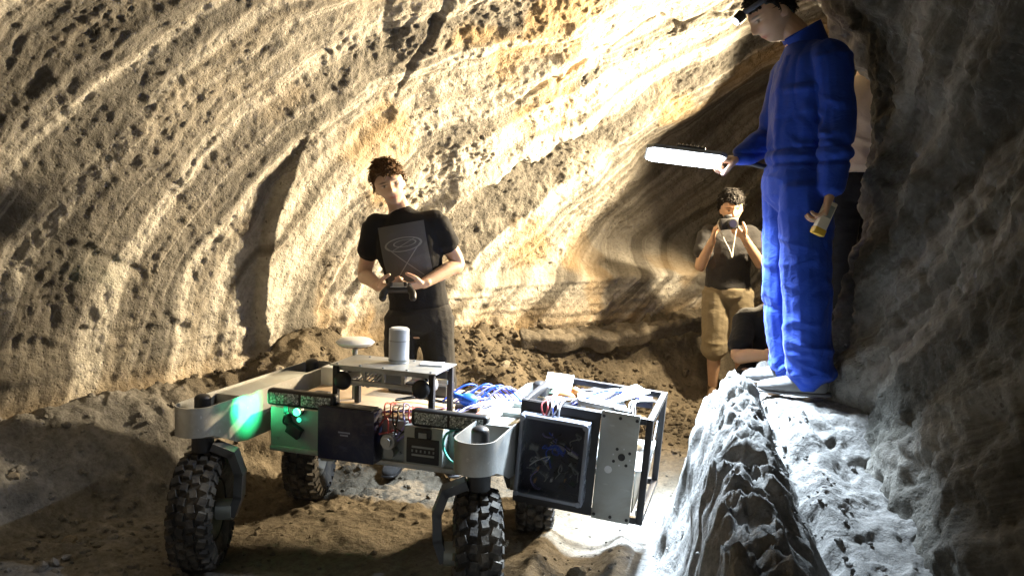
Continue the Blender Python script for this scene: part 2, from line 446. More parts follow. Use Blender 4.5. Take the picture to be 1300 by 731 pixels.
    och = np.clip(.8*sm(fbm(V*1.3+40, 3), .2, .7), 0, .45)*sm(u, 1.0, 2.6)*(1-al*.8)
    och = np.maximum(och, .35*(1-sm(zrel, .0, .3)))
    shade_patches = np.clip(al*.6 + .25*sm(fbm(V*.9+70, 3), .1, .5)*sm(TH, .5, .9)*(1-sm(u, 1.5, 2.5)), 0, 1)  # alcove shade painted in as darker rock, plus grey patches near the roof
    uv = np.stack([q, arc], -1)
    me = grid_mesh('cave_wall', V, uv, {'ochre': och, 'shade_patches': shade_patches})
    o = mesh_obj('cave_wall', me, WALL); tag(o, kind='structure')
    return o
# measured on the wall: rib and creases as (run along wall, arch angle)
RIB = [1.50, 1.49, 1.475, 1.475, 1.49, 1.54, 1.61, 1.68, 1.9]
CREASES = [([(2.62,.30),(2.8,.357),(3.1,.421),(3.49,.502),(3.76,.55),(4.4,.70)], .06, .10, .0022, 2.0),
           ([(3.1,.66),(3.45,.754),(3.85,.866),(4.5,.971),(5.4,1.12)], .035, .03, .0006, 5.0),
           ([(.15,.36),(.5,.35),(.75,.325),(1.05,.36)], .010, .008, .001, 7.0),
           ([(1.9,.20),(2.4,.22),(2.9,.20)], .02, .03, .001, 9.0),
           ([(-.4,.21),(.6,.20),(1.4,.19)], .006, .008, .001, 11.0)]
ALC_T = [0, .30, .365, .558, .662, .818, 1.0]
ALC = [4.2, 4.3, 4.45, 4.75, 5.15, 5.85, 6.8]
build_shell()

# ------------------------------------------------------------------ right rock shoulder
R_PTS = [(1.95,-5.0), (1.80,-1), (1.62,1.0), (1.53,2.0), (1.55,2.8), (1.57,3.25), (1.59,3.48), (1.69,3.66), (2.05,3.82), (3.0,4.0), (5.5,4.3), (8,4.6)]
_rq, _rL = spline(R_PTS, 0)
PROF_Z = [-.3, .45, .66, .80, .97, 1.26, 1.40, 1.64, 1.81, 1.98, 2.15, 2.29, 2.43, 2.62, 2.8, 2.95, 3.05, 3.08]
PROF_O = [.30, .26, .17, .15, .12, .07, .04, 0, 0, .03, .09, .18, .28, .45, .68, 1.0, 1.5, 2.4]
def build_right():
    T = _rL[-1]; sc = _rL[np.argmin(np.hypot(_rq[:,0]-1.59, _rq[:,1]-3.48))]
    s = np.concatenate([np.linspace(0, sc-2.6, 60, endpoint=False), np.linspace(sc-2.6, sc+1.0, 300, endpoint=False), np.linspace(sc+1.0, T, 60)])
    pl = np.concatenate([[0], np.cumsum(np.hypot(np.diff(PROF_Z), np.diff(PROF_O)))])
    t = np.linspace(0, pl[-1], 330)
    S, Tt = np.meshgrid(s, t, indexing='ij')
    z = np.interp(Tt, pl, PROF_Z); o = np.interp(Tt, pl, PROF_O)
    x = np.interp(S, _rL, _rq[:,0]); y = np.interp(S, _rL, _rq[:,1])
    e = .1; xa = np.interp(S-e, _rL, _rq[:,0]); ya = np.interp(S-e, _rL, _rq[:,1]); xb = np.interp(S+e, _rL, _rq[:,0]); yb = np.interp(S+e, _rL, _rq[:,1])
    tx, ty = xb-xa, yb-ya; L = np.hypot(tx, ty)+1e-6; nx, ny = -ty/L, tx/L
    V = np.stack([x+nx*o, y+ny*o, z], -1); N = grid_normals(V)
    if N[100, 100, 0] > 0: N = -N
    u = S - sc
    d = .07*fbm(V*1.3+11, 3) + .03*fbm(V*3.5+2, 3)
    q = Tt + .8*u
    d += .03*np.tanh(2*fbm(np.stack([u*1.2, q*3.2, u*0], -1), 3))          # bedding falling towards the viewer
    low = 1-sm(z, 1.25, 1.6)
    wv = .035*perlin(np.stack([z*7, z*0+1, z*0], -1)) + .012*perlin(np.stack([z*22, z*0+4, z*0], -1))
    d += low*(.045*np.exp(-((u-.02-wv)/.03)**2) - .045*np.exp(-((u+.045-wv)/.022)**2))   # braided edge of the corner
    f1, i1 = worley(V*np.array([7, 7, 10.]) + .5*fbm(V*5, 2)[..., None]); big = np.clip(1-f1/.34, 0, 1)*(_jit[i1, 0] > .8)*sm(z, 1.5, 2.0)
    d -= .022*big**.6
    d += .018*fbm(V*9, 4) + .014*fbm(V*26, 2)
    d += .012*np.clip(1-3*np.abs(perlin(V*np.array([6,6,4.])+4)), 0, 1)
    d += .028*np.abs(perlin(np.stack([u*3.0+q, q*7.5, u*0+9], -1)))*sm(z, 1.1, 1.7)
    V = V + N*d[..., None]
    me = grid_mesh('rock_shoulder', V, np.stack([q, u], -1), {'ochre': big*0, 'shade_patches': big*0})
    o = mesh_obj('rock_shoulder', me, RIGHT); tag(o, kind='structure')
build_right()

# ------------------------------------------------------------------ ground
LEDGE_Y = [-5, 0, 1.5, 2.2, 2.8, 3.3, 3.7, 4.0, 4.2, 4.5, 4.8, 5.2, 6.0]; LEDGE_X = [.35, .40, .46, .56, .75, .88, .99, 1.12, 1.36, 1.80, 2.4, 3.0, 4.5]
_wall_y_of = None
def ground_z(X, Y, detail=True):
    sh = X.shape; P3 = np.stack([X, Y, X*0], -1)
    # distance to the wall plan line
    dist = np.full(sh, 9.0)
    sub = _wq[::6]
    for a in sub: dist = np.minimum(dist, np.hypot(X-a[0], Y-a[1]))
    bz = np.where(Y > 3.3, np.interp(X, BENCH_X, BENCH_Z), .42)
    wob = .10*fbm(P3*1.6+4, 3)
    back = sm(X, -.9, .3)*sm(Y, 4.4, 5.2)
    run = .55 + .25*back
    t = np.clip((dist + wob - .10)/run, 0, 1)
    slope = bz*(1 - t*t*(3-2*t)) + .02
    lft = (1-sm(X, -2.2, -1.2))*sm(Y, .5, 2.2)*(1-sm(Y, 4.3, 5.0))
    z = slope + .10*lft
    # soil heaped behind the rover
    z += .30*np.exp(-(((X+1.05)/.45)**2 + ((Y-4.85)/.32)**2))
    z += .22*np.exp(-(((X+.1)/.6)**2 + ((Y-5.5)/.35)**2)) - .05*np.exp(-(((X+.05)/.25)**2 + ((Y-5.25)/.15)**2))
    # ledge
    ex = np.interp(Y, LEDGE_Y, LEDGE_X) + .05*perlin(P3*2.3+8) + .035*perlin(P3*6.1)
    e = X - ex
    top = np.interp(Y, [0, 1.5, 2.2, 2.8, 3.3, 5], [.44, .47, .53, .62, .70, .70])
    wdt = np.interp(Y, [0, 2.2, 2.7, 3.2, 4.2], [.12, .12, .16, .28, .30])
    led = sm(e, -wdt, .02)
    z = z*(1-led) + np.maximum(z, top)*led
    grv = np.interp(Y, [0, 2.4, 2.9, 3.3, 3.6, 5], [.5, .34, .25, .17, .12, .1]) + .05*perlin(P3*3.3+2)
    z -= .10*np.exp(-((e-grv)/.045)**2)*sm(e, 0, .06)*sm(Y, 1.2, 1.8)*(1-sm(Y, 3.5, 3.7))
    z += led*.05*np.exp(-((e-grv*.45)/.07)**2)*(1-sm(Y, 3.3, 3.6))
    z -= .14*led*sm(e, .12, .55)*(1-sm(Y, 2.85, 3.2))
    if detail:
        und = .03*fbm(P3*1.1+21, 3)
        near = np.exp(-((X+.5)**2 + (Y-3.4)**2)/1.2)
        flat_foot = np.exp(-(((X-1.2)/.26)**2 + ((Y-3.5)/.2)**2))
        clod = np.clip(fbm(P3*7.5+2, 3), -.4, 1)
        bank = back*(1-np.clip(dist/1.2, 0, 1))
        amp = .010 + .012*lft*(1-sm(dist, .0, .5)*0) + .035*bank + .024*led*(1-.92*sm(e, .20, .40))
        amp = amp + .035*np.exp(-(((X+1.0)/.9)**2 + ((Y-4.4)/.5)**2))
        amp = amp*(1-.65*np.exp(-(((X-.45)/.45)**2 + ((Y-2.9)/.5)**2)))*(1-.85*flat_foot)
        z = z + und*(1-flat_foot) + amp*clod + .35*amp*fbm(P3*22, 2)
        wp = P3 + .03*np.stack([perlin(P3*8), perlin(P3*8+9), X*0], -1)
        rub = (np.clip(amp*22, .16, 1.2) + 1.6*bank + .6*sm(X+Y*0, -9, -8)*np.exp(-((Y-4.9)/.5)**2))*(1-.8*flat_foot)*(1-.8*led*sm(e, .18, .38))*(1-.9*np.exp(-((e+.06)/.15)**2)*(Y < 4.2))
        edge = np.exp(-((e-.04)/.17)**2)*sm(Y, 1.0, 1.6)*(1-sm(Y, 3.3, 3.8))
        f, i = worley(wp*4.6+3); z = z + edge*.09*np.clip((.55-f)/.3, 0, 1)*(_jit[i, 2] > .4) - edge*.06*np.clip((.42-f)/.25, 0, 1)*(_jit[i, 2] < .25)
        z = z + edge*.05*(1-2.2*np.abs(perlin(P3*5.5+3))) + (edge+.4*led)*(.028*(1-2.5*np.abs(perlin(wp*13+7))) + .014*(1-2.5*np.abs(perlin(wp*29+2))))*(1-.9*flat_foot)
        for sc, hgt, kp in ((7.0, .038, .62), (13.0, .024, .45), (24.0, .012, .3)):
            f, i = worley(wp*sc + sc); rr_ = .5*(.5+.6*_jit[i, 0]); z = z + rub*hgt*np.clip((rr_-f)/(rr_*.6), 0, 1)*(_jit[i, 2] > kp)*np.clip(.4+fbm(P3*2.2+sc, 2)*1.5, 0, 1.2)
        # wheel track curving past the front wheel
        tr = np.abs(X - (.16 + .22*(Y-2.8) ))
        z += -.03*np.exp(-(tr/.10)**2)*sm(Y, 1.5, 2)*(1-sm(Y, 3.6, 3.9)) + .035*np.exp(-((tr-.17)/.05)**2)*sm(Y, 1.5, 2)*(1-sm(Y, 3.6, 3.9))*(e < -.2)
        ash_falloff = np.clip(led*1.1*(1-.95*sm(e, .16, .34)) + sm(e, -.75, -.2)*(1-sm(Y, 3.7, 4.6)) + (1-sm(X, -1.75, -1.3))*sm(Y, .5, 2.2)*(1-sm(Y, 3.9, 4.5))*.85 + .65*(1-sm(Y, 3.0, 3.6)), 0, 1)  # grey ash; its fade across the ledge top paints in the lamp's falloff
        return z, ash_falloff
    return z
def build_ground():
    x = np.concatenate([np.linspace(-4, -3, 15, endpoint=False), np.linspace(-3, 2.2, 500, endpoint=False), np.linspace(2.2, 8, 90)])
    y = np.concatenate([np.linspace(-5, 1.7, 70, endpoint=False), np.linspace(1.7, 4.6, 310, endpoint=False), np.linspace(4.6, 7.4, 190, endpoint=False), np.linspace(7.4, 9, 20)])
    X, Y = np.meshgrid(x, y, indexing='ij')
    z, ash_falloff = ground_z(X, Y)
    V = np.stack([X, Y, z], -1)
    # small sideways jitter so steep faces break up
    V[..., 0] += .02*perlin(V*9+3)*1.2; V[..., 1] += .02*perlin(V*9+13)*1.2
    me = grid_mesh('cave_floor', V, None, {'ash_falloff': ash_falloff})
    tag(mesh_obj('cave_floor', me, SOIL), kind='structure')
build_ground()
def gz(x, y):
    z, _ = ground_z(np.array([[x]], float), np.array([[y]], float)); return float(z[0, 0])
#SECTION lights
# ------------------------------------------------------------------ lamps
def aim(d):   # rotation that points local -Z along d
    return Vector((0, 0, -1)).rotation_difference(Vector(d).normalized()).to_matrix().to_4x4()
def area(name, parent, M, sx, sy, watts, c, spread=180):
    d = bpy.data.lights.new(name, 'AREA'); d.shape = 'RECTANGLE'; d.size = sx; d.size_y = sy; d.energy = watts; d.color = c
    d.spread = R(spread)
    o = bpy.data.objects.new(name, d); col.objects.link(o); o.parent = parent; o.matrix_local = M
    return o
def work_light(x, y):
    z0 = gz(x, y)
    root = empty('work_light', (x, y, z0))
    tag(root, 'twin-head work light on a black tripod behind the man in coveralls', 'work light')
    H = 2.02 - z0
    for k in range(3):
        a = k*2*math.pi/3 + .4
        m = MB(); m.cyl((.02*math.cos(a), .02*math.sin(a), .55), (.38*math.cos(a), .38*math.sin(a), .0), .011, n=10); m.build('tripod_leg', BLACKMET, root)
    MB().cyl((0,0,.18), (0,0,H), .014, n=12).build('pole', GREYMET, root)
    MB().box((0,0,H), (.03,.42,.03), bev=.004).build('cross_bar', BLACKMET, root)
    warm = emis('halogen_glass', (1.0,.76,.42), 14)
    for sgn, d, w, nm, spr in ((1, AIM1, WARM_W, 'flood_beam', 115), (-1, AIM2, WARM2_W, 'fill_beam', 130)):
        M = Matrix.Translation((-.02, .16*sgn, H+.09)) @ aim(d)
        h = MB(); h.box((0,0,.045), (.19,.15,.08), bev=.012)
        for i in range(5): h.box((-.07+.035*i, 0, .093), (.006,.13,.025))
        hd = h.build('lamp_head', BLACKMET, root); hd.matrix_local = M
        g = MB().box((0,0,.002), (.165,.125,.006)).build('lamp_glass', warm, hd)
        MB().cyl((0,0,.05), (0,0,.0), .008).build('bracket', GREYMET, root).matrix_local = Matrix.Translation((0,.16*sgn,H-.01))
        area(nm, root, M @ Matrix.Translation((0,0,-.012)), .16, .12, w, (1.0,.79,.50), spr)
AIM1 = (-4.2, -1.75, .25); AIM2 = (-1.6, -.40, -1.0)
work_light(2.40, 5.88)

def led_panel():
    c = Vector((.785, 3.70, 1.750))
    nrm = Vector((-.15, -.15, -.97)).normalized()        # emits this way
    ax = Vector((-.98, .10, .0)); ax = (ax - ax.dot(nrm)*nrm).normalized()
    ay = nrm.cross(ax)
    M = Matrix((( ax.x, ay.x, -nrm.x, c.x), (ax.y, ay.y, -nrm.y, c.y), (ax.z, ay.z, -nrm.z, c.z), (0,0,0,1)))
    root = empty('led_panel_lamp'); root.matrix_world = M
    tag(root, 'glowing white LED panel lamp on a black handle held out over the rock ledge', 'lamp')
    def rr(w, h, cut): return [(-w+cut,-h),(w-cut,-h),(w,-h+cut),(w,h-cut),(w-cut,h),(-w+cut,h),(-w,h-cut),(-w,-h+cut)]
    MB().prism(rr(.178,.125,.03), .016, Matrix.Translation((0,0,.004))).build('panel_frame', GREYMET, root)
    MB().prism(rr(.168,.115,.026), .006, Matrix.Translation((0,0,-.001))).build('diffuser', emis('led_diffuser', (.86,.92,1.0), 22), root)
    m = MB(); m.box((-.02,0,.036), (.13,.09,.034), bev=.006)
    for i in range(7): m.box((-.075+.018*i, 0, .057), (.004,.08,.014))
    m.build('heat_sink', BLACKMET, root)
    hp = [(-.15,0,.02), (-.20,0,.022), (-.26,.0,.02), (-.48,.02,.0)]
    MB().tube(hp, .013, 12).build('handle', BLACK, root)
    area('panel_light', root, Matrix.Translation((0,0,-.012)), .33, .22, LED_W, (.72,.86,1.0), 98)
    return M
LED_M = led_panel()
#SECTION rover
# ------------------------------------------------------------------ rover
def build_rover():
    yaw = math.atan2(-.29, .957)
    root = empty('rover', (-.605, 3.555, -.012), (0, R(2.0), yaw))
    tag(root, 'four wheeled aluminium rover with exposed wiring, sensor deck and black payload frame', 'rover')
    # side beams: open-topped bent sheet trays with round ends
    for sx in (-1, 1):
        cx = .615*sx; w = .082; L = .56; t = .006
        def outline(off):
            pts = []; r = w - off
            for k in range(13): a = math.pi + math.pi*k/12; pts.append((cx + r*math.cos(a), -L + w + r*math.sin(a)))
            for k in range(1, 12): pts.append((cx + r, -L + w + (2*L-2*w)*k/12))
            for k in range(13): a = math.pi*k/12; pts.append((cx + r*math.cos(a), L - w + r*math.sin(a)))
            for k in range(1, 12): pts.append((cx - r, L - w - (2*L-2*w)*k/12))
            return pts
        po, pi_ = outline(0), outline(t); n = len(po)
        bm = bmesh.new()
        def zb(y): return .500 + .085*sm(np.array(abs(y)), .26, .50)
        ro = [bm.verts.new((x, y, .708)) for x, y in po]; ri = [bm.verts.new((x, y, .708)) for x, y in pi_]
        bo = [bm.verts.new((x, y, float(zb(y)))) for x, y in po]; bi = [bm.verts.new((x, y, float(zb(y))+t)) for x, y in pi_]
        for i in range(n):
            j = (i+1) % n
            bm.faces.new((bo[i], bo[j], ro[j], ro[i])); bm.faces.new((ro[i], ro[j], ri[j], ri[i])); bm.faces.new((ri[i], ri[j], bi[j], bi[i]))
        bm.faces.new(bo[::-1]); bm.faces.new(bi)
        m = MB(); m.bm.free(); m.bm = bm
        beam = m.build('side_beam', ALU, root, 30)
        # deck strip inside and centre web
        MB().box((cx, .03, .645), (.148, .56, .105), bev=.004).build('gearbox_cover', PLATE, beam)
        # wheels, steered a little to one side
        for sy in (-1, 1):
            wx, wy = cx, sy*.435
            st = R(21 if sy < 0 else 14)
            MB().cyl((wx, wy, .58), (wx, wy, .722), .034, n=24).sph((wx, wy, .722), .034, (1,1,.6)).build('steering_motor', BLACK, root)
            Mw = Matrix.Translation((wx, wy, .245)) @ Matrix.Rotation(st, 4, 'Z')
            # fork: block under the beam, bowed flat arm inboard, hub plate
            fk = MB(); ins = -sx
            path = [(ins*.05, 0, .275), (ins*.125, 0, .245), (ins*.155, 0, .16), (ins*.150, 0, .06), (ins*.125, 0, -.015)]
            pp = np.array(path)
            for a, b in zip(pp[:-1], pp[1:]):
                mid = (a+b)/2; dv = b-a; L2 = np.linalg.norm(dv); ang = math.atan2(dv[0], dv[2])
                fk.box(tuple(mid), (.034, .072, L2+.014), Matrix.Rotation(ang, 4, 'Y'))
            f = fk.build('fork_arm', FORK, root); f.matrix_local = Mw
            MB().cyl((wx, wy, .50), (wx, wy, .565), .045, n=24).build('fork_pivot', BLACKMET, root)
            h = MB().cyl((ins*.125,0,0), (ins*.06,0,0), .045, n=24).cyl((ins*.14,0,0),(ins*.12,0,0), .03, n=20).build('hub_motor', ALU_MATT, f)
            wheel = empty('wheel'); wheel.parent = root; wheel.matrix_local = Mw
            tyre(wheel)
    # chassis box
    body = MB().box((0, .17, .54), (.955, .64, .20), bev=.006).build('chassis', ALU_MATT, root)
    MB().box((0, -.155, .452), (.95, .012, .022), bev=.002).build('lower_lip', ALU, body)
    MB().box((0, .17, .6455), (.93, .60, .008), bev=.002).build('deck', WOOD, body)
    for x in (-.44,-.20,.16,.44):
        MB().cyl((x,-.151,.50),(x,-.158,.50), .007, n=10).build('bolt', GREYMET, body)
    # light bars
    for lx, ly, z in ((-.280,-.205,.702), (.415,-.225,.690)):
        b = MB().box((lx, ly, z), (.335, .05, .074), bev=.016, seg=3).build('light_bar', BLACK, root)
        for k in range(2):
            MB().box((lx-.077+.154*k, ly-.024, z), (.143,.008,.048), bev=.003).build('lens', LENS, b)
        for sx in (-1, 1):
            MB().box((lx+.10*sx, ly+.03, z-.05), (.02,.012,.06)).build('bracket', BLACKMET, b)
    # indicator lamp
    ind = MB().cyl((-.325,-.15,.634), (-.325,-.172,.634), .020, n=20).build('indicator', BLACK, root)
    g = MB().sph((-.325,-.180,.634), .017, (1,.8,1)).build('green_lamp', emis('green_glow', (.05,1.0,.38), 5), ind)
    g2 = MB().sph((-.318,-.172,.598), .011, (1,.7,1)).build('status_lamp', emis('green_glow_soft', (.02,.9,.5), 1.5), ind)
    area('green_light', root, Matrix.Translation((-.350,-.195,.640)) @ aim((-1,-.12,-.02)), .02, .02, 1.3, (.03,1,.32), 72)
    m = MB(); m.box((-.345,-.165,.545), (.07,.03,.05), (0,.5,0), bev=.004); m.box((-.375,-.16,.575), (.03,.02,.08), (0,-.3,0), bev=.003); m.build('switch_block', BLACK, root)
    wire('wire', [(-.36,-.165,.56),(-.385,-.19,.585),(-.37,-.185,.625),(-.335,-.17,.61)], .005, WBLK, root)
    # navy case on the front
    nc = MB().box((-.050,-.205,.578), (.268,.085,.228), bev=.008).build('navy_case', NAVY, root)
    MB().box((-.050,-.205,.694), (.235,.07,.006), bev=.002).build('case_lid', BLACK, nc)
    for z, w in ((.590,.055), (.578,.036)):
        MB().box((-.055,-.2485,z), (w,.002,.006)).build('lettering', plain('case_print', (.28,.30,.40), .5), nc)
    MB().cyl((.135,-.175,.565), (.135,-.225,.565), .032, n=24).cyl((.135,-.225,.565),(.135,-.24,.565), .02, n=20).build('round_motor', ALU, root)
    MB().cyl((.135,-.17,.515), (.135,-.215,.515), .024, n=20).build('round_motor', GREYMET, root)
    # small instrument box
    ib = MB().box((.295,-.185,.565), (.175,.075,.165), bev=.006).build('instrument_box', ALU_MATT, root)
    MB().box((.295,-.2235,.545), (.145,.006,.105), bev=.004).build('front_panel', BLACK, ib)
    MB().box((.295,-.2235,.620), (.075,.008,.045), bev=.006).build('latch', BLACK, ib)
    MB().box((.295,-.229,.612), (.036,.004,.022)).build('latch_tab', GREYMET, ib)
    for k in range(2): MB().box((.298,-.228,.562-.034*k), (.10,.004,.008)).build('grille_bar', GREYMET, ib)
    for k in range(6): MB().box((.25+.019*k,-.228,.545), (.006,.004,.010)).build('terminal', GREYMET, ib)
    wire('wire', [(.44,-.21,.655),(.40,-.235,.63),(.392,-.24,.58),(.42,-.245,.535),(.475,-.25,.51),(.505,-.24,.52)], .0055, WGRN, root)
    wire('wire', [(.47,-.20,.66),(.44,-.22,.645),(.42,-.20,.62)], .006, WBLK, root)
    # sensor deck on posts
    px0, px1, py0, py1, zt = -.155, .335, -.20, .045, .865
    pl_ = MB().box(((px0+px1)/2, (py0+py1)/2, zt), (px1-px0, py1-py0, .006), bev=.001).build('sensor_deck', ALU, root)
    for x, y in ((px0+.02,py0+.025),(px1-.025,py0+.025),(px0+.02,py1-.02),(px1-.02,py1-.02)):
        MB().box((x, y, (zt+.65)/2), (.024,.024,zt-.65-.006), bev=.002).build('post', BLACKMET, root)
    for y in (py0+.035, py1-.035):
        MB().box(((px0+px1)/2, y, zt-.075), (px1-px0-.05,.02,.02), bev=.002).build('rail', ALU, pl_)
        MB().box(((px0+px1)/2, y, zt-.016), (px1-px0-.05,.02,.02), bev=.002).build('rail', ALU, pl_)
    for k in range(5):
        x = px0+.06+.09*k; MB().box((x, py0+.034, zt-.045), (.012,.016,.04)).build('upright', ALU, pl_)
    MB().box((.08, -.06, zt-.05), (.13,.12,.055), bev=.005).build('computer', GREYMET, pl_)
    for k in range(9):
        MB().cyl((px0+.03+.054*k, py0+.015+.2*(k%2), zt+.003), (px0+.03+.054*k, py0+.015+.2*(k%2), zt+.008), .006, n=8).build('bolt', GREYMET, pl_)
    MB().box((.25,-.03,zt+.007),(.10,.07,.008), (0,0,.2), bev=.001).build('mount_plate', WHITE, pl_)
    # cameras
    for lx, ly in ((-.105,-.165), (.268,-.185)):
        c = MB().cyl((lx,ly+.10,.795),(lx,ly,.795), .034, n=28).build('camera_body', ALU, root)
        MB().sph((lx,ly-.008,.795), .041, (1,.62,1), 28).build('camera_dome', BLACK, c)
        MB().box((lx,ly+.05,.838),(.03,.05,.03)).build('mount', BLACKMET, c)
    # lidar
    ld = MB().cyl((.095,-.04,zt+.004),(.095,-.04,zt+.152), .044, n=40).build('lidar', LIDARM, root)
    MB().cyl((.095,-.04,zt+.012),(.095,-.04,zt+.02), .0455, n=40).build('seam_ring', GREYMET, ld)
    MB().cyl((.095,-.04,zt+.10),(.095,-.04,zt+.103), .0448, n=40).build('seam_ring', GREYMET, ld)
    MB().cyl((.095,-.04,zt+.152),(.095,-.04,zt+.157), .040, .036, n=40).build('cap', WHITE, ld)
    # satellite antenna
    ga = MB().cyl((-.185,.088,.905),(-.185,.088,.917), .080, .090, n=48).cyl((-.185,.088,.917),(-.185,.088,.932), .090, .070, n=48).build('antenna_disc', WHITE, root)
    MB().cyl((-.185,.088,.895),(-.185,.088,.9045), .060, .080, n=48).build('underside', BLACK, ga)
    MB().cyl((-.185,.088,.65),(-.185,.088,.90), .012, n=12).build('mast', GREYMET, ga)
    # rear bits
    MB().box((-.43,.36,.69),(.09,.16,.10), bev=.006).build('white_box', WHITE, root)
    MB().box((-.33,.02,.664),(.07,.09,.028), bev=.003).build('relay_block', BLACK, root)
    MB().box((.05,.33,.68),(.30,.12,.05), bev=.004).build('battery_pack', BLACK, root)
    # blue connector and wire nests
    MB().sph((.40,.02,.72), .036, (1.2,1,.8), 14).box((.37,.0,.735),(.06,.03,.02),(0,.3,.5), bev=.003).build('blue_connector', BLUEPL, root)
    MB().cyl((.39,.03,.655),(.39,.03,.69), .05, n=24).build('cable_gland', BLACK, root)
    MB().box((.50,.05,.69),(.10,.12,.012),(.2,-.25,.3)).build('foam_pad', WHITE, root)
    rr = random.Random(4)
    mats = [WRED, WPUR, WWHT, WBLU, WPUR, WWHT, WBLK, WWHT]
    def nest(c, ext, n, zlo, zhi, rad=.004, droop=0):
        for k in range(n):
            pts = []
            p = Vector((c[0]+rr.uniform(-1,1)*ext[0], c[1]+rr.uniform(-1,1)*ext[1], rr.uniform(zlo, zhi)))
            d = rr.uniform(0, 6.28)
            for j in range(6):
                pts.append(tuple(p)); d += rr.uniform(-1.1, 1.1)
                p = p + Vector((math.cos(d)*ext[0]*.45, math.sin(d)*ext[1]*.45, 0))
                p.x = min(max(p.x, c[0]-ext[0]), c[0]+ext[0]); p.y = min(max(p.y, c[1]-ext[1]), c[1]+ext[1])
                p.z = rr.uniform(zlo, zhi)
            wire('wire', pts, rad*rr.uniform(.7, 1.3), rr.choice(mats), root)
    def loom(spine, cnt, spread, rad, ms):
        sp = np.array(spine, float)
        for k in range(cnt):
            off = np.array([rr.gauss(0, spread), rr.gauss(0, spread), abs(rr.gauss(0, spread*.6))])
            pts = [tuple(p + off*(.5+.5*math.sin(2.1*i+k)) + np.array([rr.gauss(0, spread*.35), rr.gauss(0, spread*.35), 0])) for i, p in enumerate(sp)]
            wire('wire', pts, rad*rr.uniform(.7, 1.25), rr.choice(ms), parent_of_loom[0])
    parent_of_loom = [root]
    loom([(.34,.26,.665),(.40,.18,.675),(.46,.06,.672),(.47,-.06,.668),(.44,-.13,.662)], 8, .012, .0034, [WRED,WRED,WBLK,WWHT])
    loom([(.52,.30,.665),(.50,.20,.68),(.44,.12,.70),(.40,.03,.71)], 6, .010, .0034, [WBLU,WPUR,WBLK])
    loom([(.36,-.10,.665),(.42,.0,.685),(.50,.06,.70),(.535,.14,.69),(.53,.25,.67)], 7, .014, .0030, [WWHT,WPUR,WWHT,WRED])
    loom([(.05,-.12,.658),(.14,-.10,.665),(.22,-.05,.663),(.30,.05,.665)], 6, .009, .0034, [WRED,WBLK,WPUR])
    loom([(.02,.10,.66),(.12,.14,.67),(.26,.12,.668),(.36,.16,.665)], 5, .010, .0034, [WBLK,WBLU,WWHT])
    for bx, by, sz, mt in ((.47,.20,(.07,.09,.012),BOARD), (.36,.30,(.09,.05,.03),BLACK), (.52,-.02,(.035,.05,.03),BLACK), (.31,-.06,(.04,.03,.022),WWHT), (.44,-.10,(.05,.035,.02),BOARD)):
        MB().box((bx,by,.652+sz[2]/2), sz, (0,0,rr.uniform(-.2,.2)), bev=.002).build('circuit_module', mt, root)
    for k in range(8):    # looms hanging over the front edge
        x = .10+.02*k+rr.uniform(-.01,.01)
        wire('wire', [(x-.05,.02,.66),(x-.03,-.10,.68+rr.uniform(0,.03)),(x,-.175,.67),(x+rr.uniform(-.03,.03),-.19,.63+rr.uniform(-.01,.02)),(x+rr.uniform(-.05,.05),-.20,.59+rr.uniform(-.03,.03)),(x+.04,-.18,.61)], .0042, rr.choice([WRED,WRED,WRED,WPUR,WBLK]), root)
    for k in range(5):
        x = -.10+.02*k; wire('wire', [(x,-.13,.80),(x+.03,-.17,.775+.01*rr.random()),(x+.06,-.15,.80),(x+.10,-.12,.84)], .0035, rr.choice([WWHT,WBLK,WWHT]), root)
    for k in range(7):
        x = .35+.03*k; wire('wire', [(x-.1,.10,.68),(x-.02,.16,.73+rr.uniform(0,.03)),(x+.03,.20,.74),(x+.10,.17,.70),(x+.16,.10,.68)], .005, rr.choice([WBLU,WPUR,WBLK,WBLU]), root)
    payload(root, rr)
    return root

